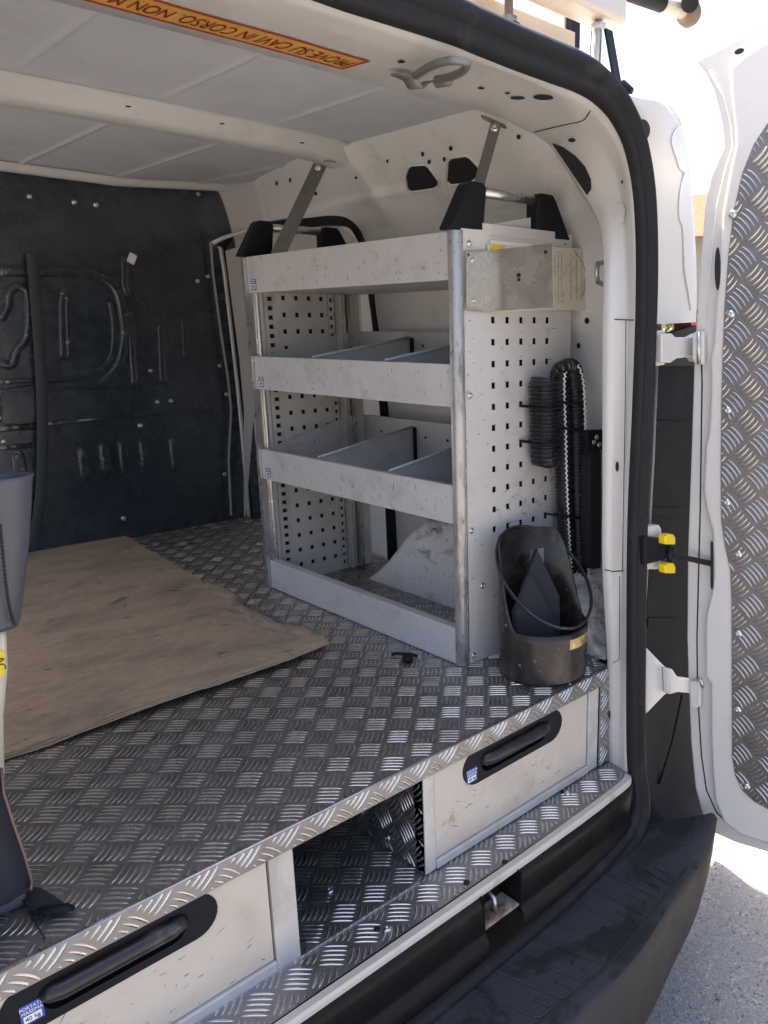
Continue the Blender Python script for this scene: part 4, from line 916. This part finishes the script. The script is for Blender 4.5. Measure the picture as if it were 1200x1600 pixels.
MB().obox(aty(775, 386, CYY-.001), (.016, 0, 0), (0, 0, .006), (0, .0006, 0)).build('yellow_mark', yellow, cdo)
MB().obox(aty(800, 383, CYY+.0045), (.07, 0, 0), (0, 0, .006), (0, .0006, 0)).build('pale_label', paper, sp1)
# bent aluminium plate
A1, A2 = aty(728, 391, YN-.009), aty(728, 485, YN-.009); B1, B2 = aty(760, 392, YN-.009), aty(761, 487, YN-.009)
dpth = (ray(863, 430)/F)*1.0
def atd(px, py, d): return CAM+ray(px, py)/F*d
d0 = (MW.transposed() @ (B1-CAM)).z; C1 = atd(863, 380, d0*.945); C2 = atpl(865, 480, B1, (C1-B1).cross(B2-B1).normalized())
bp_ = MB(); T = Vector((0, -.002, 0))
def sheetpoly(mb, pts, t): mb.prism(pts, t)
bp_.prism([A1, B1, B2, A2], T); bp_.prism([B1, C1, C2, B2], Vector((-.0012, -.0016, 0))); bpo = bp_.build('bent_plate', brushed, sp1, bevel=.0006)
nrm_ = (C1-B1).cross(B2-B1).normalized(); nrm_ = nrm_ if nrm_.y < 0 else -nrm_
for px, py in ((738, 407), (740, 470)):
    inst('screw', SCREW, bpo, aty(px, py, YN-.0112), facing((0, -1, 0)), .75)
for px, py, s in ((853, 394, .5), (811, 430, .6), (811, 437, .45), (732, 398, .4)):
    p = atpl(px, py, B1, nrm_)+nrm_*.0026 if px > 760 else aty(px, py, YN-.0115)
    inst('plate_hole', mesh_of(MB().cyl((0, 0, 0), (0, 0, .0006), .0075, 14), 'plate_hole', seal), bpo, p, facing(nrm_), s)
# litter on the shelf base: clear plastic wrap, little ring

# ================================================================== LOOSE THINGS
# plywood sheet, three plies
plyr = root('plywood_sheet', (.6, 2.4, 0), 'worn brown plywood sheet with a torn curling edge lying on the tread deck', 'plywood sheet')
redge = [(1.645, 1.052), (1.665, 1.064), (1.73, 1.048), (1.796, 1.034), (1.911, 1.022), (1.97, 1.036), (2.03, 1.030), (2.135, 1.062), (2.337, 1.080), (2.618, 1.105), (2.9, 1.130), (3.16, 1.150)]
ey = [a for a, b in redge]; ex = [b for a, b in redge]
def ply_z(x, y):
    z = .002+.004*math.sin(x*3.1+y*1.7)**2
    z += .012*math.exp(-((x-.95)**2+(y-1.66)**2)/.05)
    z += .010*math.exp(-((x-.62)**2+(y-1.62)**2)/.03)
    return z
for L in range(3):
    t0, t1 = .0042*L, .0042*(L+1)-.0004; rows = [[], []]
    ys_ = np.linspace(1.635, 3.165, 150); xs_ = np.linspace(0, 1, 90)
    top = []; botm = []
    for j, y in enumerate(ys_):
        rt = []; rb = []
        for i, u in enumerate(xs_):
            xr_ = float(np.interp(y, ey, ex))+(.014*noise.noise(Vector((y*22, L*3.1, 0)))+.008*noise.noise(Vector((y*70, L*2.3, 4))))*(1 if y > 1.7 else .3)+.005*noise.noise(Vector((y*160, L, 0)))-.004*L*(1 if y > 1.7 else .2)
            x = -.12+(xr_+.12)*u
            yy = y+(1-j/149)*(.006*noise.noise(Vector((x*14, L*1.7, 5)))+.003*noise.noise(Vector((x*70, L, 2)))-.012*math.sin((x-.2)*3.4)+.002*L)
            z = ply_z(x, yy); tip = max(0, 1-math.hypot(x-1.055, yy-1.65)/.09); z += .012*tip
            z += .0009*noise.noise(Vector((x*25, yy*8, 1)))*(1 if L == 2 else 0)
            rt.append(Vector((x, yy, z+t1))); rb.append(Vector((x, yy, z+t0)))
        top.append(rt); botm.append(rb)
    mb = MB(); mb.loft(top); b0 = len(mb.f)
    mb.cm = 1
    mb.loft([top[0], botm[0]], False); mb.loft([[r[-1] for r in top], [r[-1] for r in botm]], False); mb.loft([top[-1], botm[-1]], False)
    if L == 0: mb.loft(botm)
    mb.build('ply_layer', [ply, plye], plyr)
for k in range(4):     # torn strips of the face ply along the right edge
    ya, yb = ((1.67, 1.85), (1.82, 2.02), (1.95, 2.10), (2.0, 2.34))[k]
    rr = []
    for i in range(26):
        t = i/25; y = ya+(yb-ya)*t; x = float(np.interp(y, ey, ex)); wv_ = .022*math.sin(math.pi*min(1, t*1.0))**.6*(1+.4*noise.noise(Vector((t*9, k, 0))))
        up_ = .010+.012*math.sin(math.pi*t)*(1 if k % 2 else .6); base = ply_z(x, y)+.0126
        rr.append([Vector((x-.030-.012*noise.noise(Vector((t*7, k, 3))), y, base+.0008)), Vector((x-.012, y, base+up_*.5)), Vector((x-.012+wv_*.6, y, base+up_*.9)), Vector((x-.006+wv_, y+.004, base+up_*.35))])
    mb = MB(); mb.loft(rr); o = mb.build('torn_strip', torn, plyr); sl = o.modifiers.new('t', 'SOLIDIFY'); sl.thickness = .0018

# tool holder: cylinder with an obliquely cut mouth
HC = Vector((1.346, 1.167, .002)); HR = .1055
hold = root('tool_holder', HC, 'black plastic cylindrical holder with a slanted mouth standing by the shelving end panel', 'tool holder')
back = math.atan2(.75, .35)+.25     # the high side leans on the side panel
def hz_out(a):
    d = max(0, min(1, (math.cos(a-back)+.30)/.95)); d = d*d*(3-2*d)
    return .118+.205*d
mb = MB(); NS = 64; rows = []
for zf in (0, .03, .3, .6, .85, 1.0):
    rows.append([HC+Vector((math.cos(a)*HR*(1+.01*zf), math.sin(a)*HR*(1+.01*zf), .004+hz_out(a)*zf)) for a in [2*math.pi*k/NS for k in range(NS)]])
for zf, q in ((1.0, .965), (.6, .96), (.05, .95)):
    rows.append([HC+Vector((math.cos(a)*HR*q, math.sin(a)*HR*q, .004+hz_out(a)*zf)) for a in [2*math.pi*k/NS for k in range(NS)]])
mb.loft(rows, True, True); mb.add(rows[-1], [tuple(range(NS))]); mb.add(rows[0], [tuple(range(NS))]); hb = mb.build('holder_body', holder, hold)
# hoop rim that stands proud of the mouth
rim = []
for k in range(NS):
    a = 2*math.pi*k/NS; d = (math.cos(a-back)+1)/2
    rim.append(HC+Vector((math.cos(a)*(HR+.003+.006*(1-d)), math.sin(a)*(HR+.003+.006*(1-d)), .140+.190*d**.95)))
MB().tube(rim, .0038, 10, closed=True, flat=1.3).build('holder_rim', gripm, hold)
la = R(-104)
mb = MB(); rr = []
for k in range(9):
    a = la+.74*k/8; rr.append([HC+Vector((math.cos(a)*(HR+.0017), math.sin(a)*(HR+.0017), z)) for z in (.084, .108)])
mb.loft(rr); mb.build('stained_label', rustlab, hold)
pz = root('black_pouch', HC+Vector((0, 0, .01)), 'folded black fabric pouch stuck upright inside the slanted holder', 'pouch')
P = [HC+Vector(v) for v in ((-.035, .02, .03), (.045, -.02, .03), (.055, -.005, .17), (.012, .030, .29), (-.028, .045, .20))]
mb = MB(); mb.prism(P, (.012, .014, 0)); mb.build('pouch_flap', cloth, pz, bevel=.003)
mb = MB(); mb.prism([p+Vector((-.03, -.012, -.05)) for p in P], (-.006, .012, 0)); mb.build('pouch_back', cloth, pz, bevel=.003)
mb = MB(); mb.obox(HC+Vector((.030, .048, .245)), (.016, -.008, 0), (0, 0, .040), (.001, .002, 0)); tg = mb.build('grey_tag', vinyl, pz)

# corrugated hoses
def corr(path, r, pitch, amp, seg=16, step=6):
    P = refine([[Vector(p) for p in path]], 10)[0]; L = [0]
    for i in range(1, len(P)): L.append(L[-1]+(P[i]-P[i-1]).length)
    n = int(L[-1]/pitch*step); out = []; rad = []
    for k in range(n+1):
        s_ = L[-1]*k/n; i = max(1, min(len(P)-1, int(np.searchsorted(L, s_)))); t = (s_-L[i-1])/max(1e-9, L[i]-L[i-1])
        out.append(P[i-1].lerp(P[i], t)); rad.append(r+amp*math.cos(2*math.pi*k/step))
    return out, rad
def zig(path, rad_off, parent, side, m=thread, n_=60):
    P = refine([[Vector(p) for p in path]], 8)[0]; mb = MB(); L = [0]
    for i in range(1, len(P)): L.append(L[-1]+(P[i]-P[i-1]).length)
    n = int(L[-1]/.0062)
    for k in range(n):
        s_ = L[-1]*(k+.5)/n; i = max(1, min(len(P)-1, int(np.searchsorted(L, s_)))); t = (s_-L[i-1])/max(1e-9, L[i]-L[i-1]); c = P[i-1].lerp(P[i], t); d = (P[i]-P[i-1]).normalized()
        v = (CAM-c).normalized(); sd_ = d.cross(v).normalized(); p = c+(v*math.cos(side)+sd_*math.sin(side))*rad_off
        e1 = (d*.0030+sd_*.0022*(1 if k % 2 else -1)); e2 = sd_*.0022; mb.obox(p, e1, e2, v*.001)
    o = mb.build('white_tracer', m, parent); o['kind'] = 'stuff'; return o
h2 = root('corrugated_hose', aty(888, 930, 1.24), 'long black corrugated hose with white tracer threads looped down beside the shelving panel', 'hose')
YH = 1.262
runL = [aty(896, 985, YH), aty(886, 860, YH), aty(881, 760, YH), aty(879, 680, YH), aty(877, 620, YH), aty(877, 590, YH), aty(880, 576, YH-.003)]
runR = [aty(914, 985, YH-.03), aty(905, 870, YH-.008), aty(902, 760, YH-.006), aty(901, 680, YH-.006), aty(899, 620, YH-.006), aty(896, 592, YH-.006), aty(890, 576, YH-.004)]
pa, ra = corr(runL, .0205, .0092, .0026); MB().tube(pa, ra, 16).build('hose_run', hose, h2)
pa, ra = corr(runR, .0240, .0092, .0026); MB().tube(pa, ra, 16).build('hose_run', hose, h2)
pa, ra = corr([aty(872, 598, YH+.02), aty(872, 582, YH+.01), aty(880, 574, YH-.01), aty(893, 572, YH-.012), aty(899, 580, YH), aty(899, 592, YH+.01)], .0165, .0092, .0026); MB().tube(pa, ra, 16).build('hose_bend', hose, h2)
zig(runL, .0228, h2, .35); zig(runR, .0270, h2, .95)
for (x0, y0, x1, y1) in ((868, 628, 916, 632), (866, 803, 918, 812), (864, 668, 912, 672)):
    mb = MB(); mb.bar(aty(x0, y0, YH-.028), aty(x1, y1, YH-.028), (0, 0, .0035), (0, .001, 0)); mb.build('cable_tie', blackp, h2, bevel=.001)
MB().bar(aty(850, 802, YN-.006), aty(872, 806, YH-.027), (0, 0, .003), (0, .001, 0)).build('cable_tie', blackp, h2)
h1 = root('corrugated_hose', aty(852, 728, 1.26), 'short bundle of black corrugated hose cable-tied to the perforated side panel', 'hose')
YB = 1.268
cp = [aty(855, 723, YB), aty(853, 700, YB), aty(853, 650, YB), aty(852, 600, YB), aty(852, 594, YB)]
pa, ra = corr(cp, .0375, .0098, .0036); ra = [r*(1 if i > 6 else (.80+.033*i)) for i, r in enumerate(ra)]
MB().tube(pa, ra, 24).build('hose_coil', hose, h1)
for px, py in ((857, 600), (866, 597)):
    pass
mb = MB(); c = aty(858, 722, YB-.01); mb.loft([[c+Vector((math.cos(a)*.034*q*(.8+.35*noise.noise(Vector((math.cos(a)*2, math.sin(a)*2, zz*30)))), math.sin(a)*.026*q, zz)) for a in [2*math.pi*k/20 for k in range(20)]] for q, zz in ((1, .012), (1.0, .0), (.85, -.009), (.4, -.014))], True, True); mb.build('hose_end', hose, h1)
for py in (636, 691):
    pr_ = aty(853, py, YB); MB().tube([pr_+Vector((math.cos(a)*.0415, math.sin(a)*.0415, 0)) for a in [2*math.pi*k/24 for k in range(24)]], .0018, 6, closed=True, flat=2.2).build('cable_tie', blackp, h1)
    MB().obox(aty(858, py, YB-.043), (.007, 0, 0), (0, 0, .005), (0, .004, 0)).build('tie_buckle', blackp, h1, bevel=.001)
    MB().bar(aty(812, py-2, YN-.006), aty(832, py, YN-.018), (0, 0, .0035), (0, .001, 0)).build('cable_tie', blackp, h1)

# small black clip on the deck
cl = root('plastic_clip', atz(636, 1030, 0), 'small black plastic clip lying on the tread plate below the shelving', 'clip')
mb = MB(); mb.tube(refine([[atz(612, 1023, .006), atz(620, 1021, .010), atz(630, 1022, .013), atz(640, 1022, .015), atz(652, 1025, .008)]], 4)[0], .0042, 8); mb.build('clip_arm', blackp, cl)
mb = MB(); c = atz(637, 1031, .004); mb.loft([[c+Vector((math.cos(a)*r_, math.sin(a)*r_, zz)) for a in [2*math.pi*k/16 for k in range(16)]] for r_, zz in ((.013, -.003), (.014, .006), (.009, .013), (.004, .014))], True, True, True); mb.build('clip_head', blackp, cl)

# left edge: grey vinyl sleeve over a pale handle, standing in a black bag
sl = root('covered_tool', (.235, 1.30, 0), 'pale handled tool standing upright under a stitched grey vinyl sleeve at the left edge', 'tool')
YS = 1.32
def cone(px0, px1, py, y, n=28):
    a, b = aty(px0, py, y), aty(px1, py, y); c = (a+b)/2; r_ = (b-a).length/2
    return [c+Vector((math.cos(t)*r_, math.sin(t)*r_*.7, 0)) for t in [2*math.pi*k/n for k in range(n)]]
mb = MB(); prof_ = [(-60, 50, 744), (-60, 47, 752), (-58, 45, 800), (-54, 42, 850), (-50, 36, 905), (-46, 32, 940), (-42, 27, 975), (-40, 24, 982)]
mb.loft([cone(a, b, c, YS) for a, b, c in prof_], True, True); o = mb.build('vinyl_sleeve', vinyl, sl); sm2 = o.modifiers.new('t', 'SOLIDIFY'); sm2.thickness = .003
a_ = [aty(0, 820, YS-.045), aty(4, 860, YS-.045), aty(9, 910, YS-.040), aty(15, 950, YS-.035), aty(22, 975, YS-.03)]
pts = refine([a_], 8)[0]; mb = MB()
for p in pts: mb.obox(p, (.0022, 0, -.0004), (0, .0015, 0), (0, 0, .0012))
mb.build('stitching', cloth, o); mb = MB(); mb.tube(pts, .0015, 6); mb.build('seam', cloth, o)
mb = MB(); mb.tube([aty(-14, 985, YS), aty(-12, 1010, YS), aty(-14, 1045, YS), aty(-16, 1120, YS), (.22, YS, .01)], [.020, .019, .022, .018, .018], 14); hn = mb.build('handle', cream, sl)
q = [aty(x, y, YS-.021) for x, y in ((-16, 1016), (3, 1017), (8, 1022), (8, 1050), (2, 1057), (-16, 1058))]
MB().prism([aty(x, y, YS-.017) for x, y in ((-20, 990), (8, 990), (10, 1022), (10, 1052), (3, 1060), (-20, 1062))], (0, .012, 0)).build('handle_head', cream, hn, bevel=.003)
MB().prism(q, (0, .003, 0)).build('yellow_label', yellow, hn)
text('AC', .016, aty(1, 1037, YS-.0225), (0, 0, -1), (1, 0, 0), ink, hn)
bagr = root('black_bag', (.14, 1.2, 0), 'black fabric bag with a flat strap end on the tread deck at the left', 'bag')
mb = MB(); rows = []
for k, (px, py, zz) in enumerate(((2, 1200, .20), (6, 1240, .16), (22, 1290, .11), (38, 1335, .06), (50, 1378, .012), (48, 1390, .002))):
    pr_ = aty(px, py, 1.21-.012*k); rows.append([Vector((pr_.x-.28, pr_.y+.05, pr_.z)), Vector((pr_.x-.10, pr_.y-.01, pr_.z+.004)), Vector((pr_.x-.03, pr_.y-.008, pr_.z)), pr_, Vector((pr_.x-.006, pr_.y+.012, pr_.z)), Vector((pr_.x-.12, pr_.y+.1, pr_.z))])
mb.loft(rows); o = mb.build('bag_body', cloth, bagr)
pe = [r[3] for r in rows]; MB().tube(pe, .0022, 6).build('bag_piping', rodm, bagr)
mb = MB(); q = [(18, 1387, .022), (50, 1388, .022), (66, 1390, .020), (90, 1405, .014), (108, 1418, .010), (86, 1428, .008), (60, 1430, .006), (45, 1420, .008), (25, 1400, .016)]
mb.prism([atz(x, y, .008) for x, y, z in q], (0, 0, .004)); mb.build('bag_strap', cloth, bagr, bevel=.002)
mb = MB(); mb.tube([atz(60, 1424, .012), atz(85, 1421, .014), atz(105, 1418, .013), atz(116, 1419, .008)], [.007, .0085, .008, .004], 10, flat=.7); mb.build('strap_end', blackp, bagr)
mb = MB(); mb.bar(atz(-30, 1392, .03), atz(24, 1391, .03), (0, .004, .012), (0, .004, 0)); mb.build('bag_buckle', steel, bagr, bevel=.003)
mb = MB(); mb.obox(atz(-5, 1412, .012), (.035, 0, 0), (0, .018, 0), (0, 0, .012)); mb.build('bag_base', vinyl, bagr, bevel=.008)
MB().tube([atz(45, 1424, .006), atz(55, 1440, .003), atz(63, 1455, .003), atz(70, 1466, .003)], .0010, 5).build('loose_thread', cloth, bagr)
# hanging strap on the bulkhead
hs = MB(); pts = [aty(x, y, BY-.03) for x, y in ((50, 396), (56, 460), (62, 540), (66, 620), (67, 680), (66, 740), (62, 790), (52, 850))]
pts = refine([pts], 4)[0]; hs.loft([[p+Vector((-.019, .001, 0)) for p in pts], [p+Vector((-.017, -.001, 0)) for p in pts], [p+Vector((.016, -.001, 0)) for p in pts], [p+Vector((.018, .001, 0)) for p in pts]])
tag(hs.build('hanging_strap', mat('grey_webbing', (.040, .046, .054), .7), loc=(aty(62, 850, BY-.03))), 'flat dark grey webbing strap hanging down in front of the bulkhead', 'strap')

# ================================================================== ROOF RACK, LADDER
rk = root('roof_rack', (.75, 1.3, 1.35), 'weathered aluminium roof rack crossbars on threaded rods above the door opening', 'roof rack')
ZB = 1.435
e = atz(960, 45, ZB); f_ = atz(797, 0, ZB)
yb0 = e.y-.035
MB().box(-.15, e.x, yb0, yb0+.075, ZB, ZB+.09).build('crossbar', beamm, rk, bevel=.010, bseg=3)
print('crossbar', e, f_)
ZL = 1.385; g_ = atz(893, 84, ZL)
MB().box(-.10, g_.x, g_.y-.01, g_.y+.03, ZL-.005, ZL+.040).build('lower_bar', beamm, rk, bevel=.002)
MB().box(-.05, g_.x+.10, g_.y+.85, g_.y+.9, ZL, ZL+.050).build('crossbar', beamm, rk, bevel=.002)
for px, yy in ((795, yb0+.03), (934, yb0+.03)):
    p = aty(px, 40 if px < 900 else 70, yy); MB().cyl((p.x, yy, 1.30), (p.x, yy, ZB+.01), .0085, 14).build('threaded_rod', rodm if px < 900 else steel, rk)
    for zz in (ZB-.012, 1.37 if px < 900 else 1.32):
        MB().cyl((p.x, yy, zz-.006), (p.x, yy, zz+.006), .016, 6).build('nut', rusty if px < 900 else steel, rk, bevel=.001)
    MB().cyl((p.x, yy, 1.32), (p.x, yy, 1.362 if px < 900 else 1.30), .022, 20).build('rubber_foot', seal, rk)
MB().bar(aty(950, 46, 1.16), aty(968, 150, 1.10), (.013, 0, 0), (0, .003, 0)).build('rack_strap', blackp, rk, bevel=.001)
MB().tube([aty(924, 48, 1.2), aty(923, 70, 1.2), aty(922, 100, 1.19)], .0018, 6).build('rack_wire', steel, rk)
mb = MB(); mb.cyl(aty(968, 133, 1.08), aty(984, 148, 1.06), .014, 12); mb.build('knob', blackp, rk, bevel=.003)
rn = root('rack_roller', atz(1040, 15, 1.60), 'dark capped end of the loading roller sticking out above the open door', 'roller')
ZR = 1.60; a = atz(960, -22, ZR); b = atz(1035, 5, ZR); c = atz(1070, 18, ZR); dd = (b-a).normalized()
MB().cyl(a-dd*.8, b, .022, 20).build('roller_tube', seal, rn, bevel=.004); MB().cyl(b, c, .016, 18, .020).build('roller_neck', cream, rn)
MB().loft([[c+dd*(t*.04)+(Vector((0, 0, 1))*math.cos(q)+dd.cross(Vector((0, 0, 1)))*math.sin(q))*r_ for q in [2*math.pi*k/18 for k in range(18)]] for t, r_ in ((-.25, .018), (0, .030), (.5, .034), (.9, .026), (1.1, .008))], True, True, True).build('roller_cap', rodm, rn)
MB().cyl(atz(1078, -4, ZR+.02), atz(1078, 6, ZR-.01), .022, 20).build('roller_bush', seal, rn, bevel=.004)
MB().bar(rn.location+Vector((-.30, .12, -.26)), rn.location+Vector((-.30, .12, .02)), (.012, 0, 0), (0, .012, 0)).build('roller_post', beamm, rn, bevel=.002)
ld = root('ladder', (1.2, 2.2, 1.50), 'aluminium ladder lying flat on the roof rack crossbars', 'ladder')
for xx in (1.05, 1.58):
    MB().box(xx, xx+.025, 1.32, 3.4, ZL+.05, ZL+.12).build('side_rail', beamm, ld, bevel=.002)
for k in range(14):
    yy = 1.36+k*.14; MB().box(1.075, 1.58, yy, yy+.03, ZL+.068, ZL+.098).build('rung', beamm, ld, bevel=.002)
MB().box(1.585, 1.615, 1.300, 1.32, ZL+.045, ZL+.125).build('end_cap', blackp, ld, bevel=.003)

# ================================================================== FAR BACKGROUND
dr_ = ray(1097, 470); dr_.z = 0; dr_.normalize()
hc = CAM+dr_*30; hc.z = G
side = Vector((-dr_.y, dr_.x, 0))
hs_ = root('house', hc, 'distant house with an orange tiled roof glimpsed between van body and open door', 'house')
mb = MB()
eave, ridge_ = 2.3+G+.9, 4.9+G+.6
ev = atd(1097, 395, 30).z; rg = atd(1097, 338, 30).z+.6
mb.obox(hc+Vector((0, 0, (ev-G)/2)), side*5, dr_*3, Vector((0, 0, (ev-G)/2))); mb.build('wall', wallm, hs_)
a, b = hc+side*5.5-dr_*3.4, hc-side*5.5-dr_*3.4; c, d = hc+side*5.5+dr_*3.4, hc-side*5.5+dr_*3.4; r1, r2 = hc+side*5.5, hc-side*5.5
for p in (a, b, c, d): p.z = ev-.05
r1.z = r2.z = rg-.3
mb = MB(); mb.add([a, b, r2, r1, c, d], [(0, 1, 2, 3), (3, 2, 5, 4), (0, 3, 4), (1, 5, 2)]); ro = mb.build('roof', tile, hs_)
for k in range(3):
    p = hc-dr_*3.02+side*(-2.5+2.5*k); p.z = G+1.6; MB().obox(p, side*.45, dr_*.03, (0, 0, .6)).build('window', dark, hs_)
mb = MB()
for k in range(60):   # tile courses on the roof
    t = k/60; p = a.lerp(r1, t); q = b.lerp(r2, t); mb.bar(p+Vector((0, 0, .03)), q+Vector((0, 0, .03)), (r1-a).normalized()*.03, (0, 0, .03))
mb.build('tile_course', tile, hs_)['kind'] = 'stuff'
bsr = root('shrub', CAM+dr_*22+Vector((0, 0, G-CAM.z)), 'yellow flecked green shrub in front of the distant house', 'shrub')
mb = MB(); bc = CAM+dr_*22; bc.z = G; rg_ = np.random.default_rng(5)
for k in range(1800):
    v = rg_.normal(0, 1, 3); v /= np.linalg.norm(v); rr_ = rg_.uniform(.5, 1)**.5
    c = bc+Vector((v[0]*1.3*rr_, v[1]*1.3*rr_, 1.0+v[2]*1.05*rr_)); u1 = Vector(rg_.normal(0, 1, 3)).normalized()*.07; u2 = u1.cross(Vector(rg_.normal(0, 1, 3))).normalized()*.045
    mb.add([c-u1, c+u2, c+u1, c-u2], [(0, 1, 2, 3)])
mb.build('foliage', leafm, bsr)['kind'] = 'stuff'
MB().tube([bc, bc+Vector((.05, 0, .7)), bc+Vector((0, .05, 1.3))], [.08, .06, .03], 8).build('trunk', barkm, bsr)
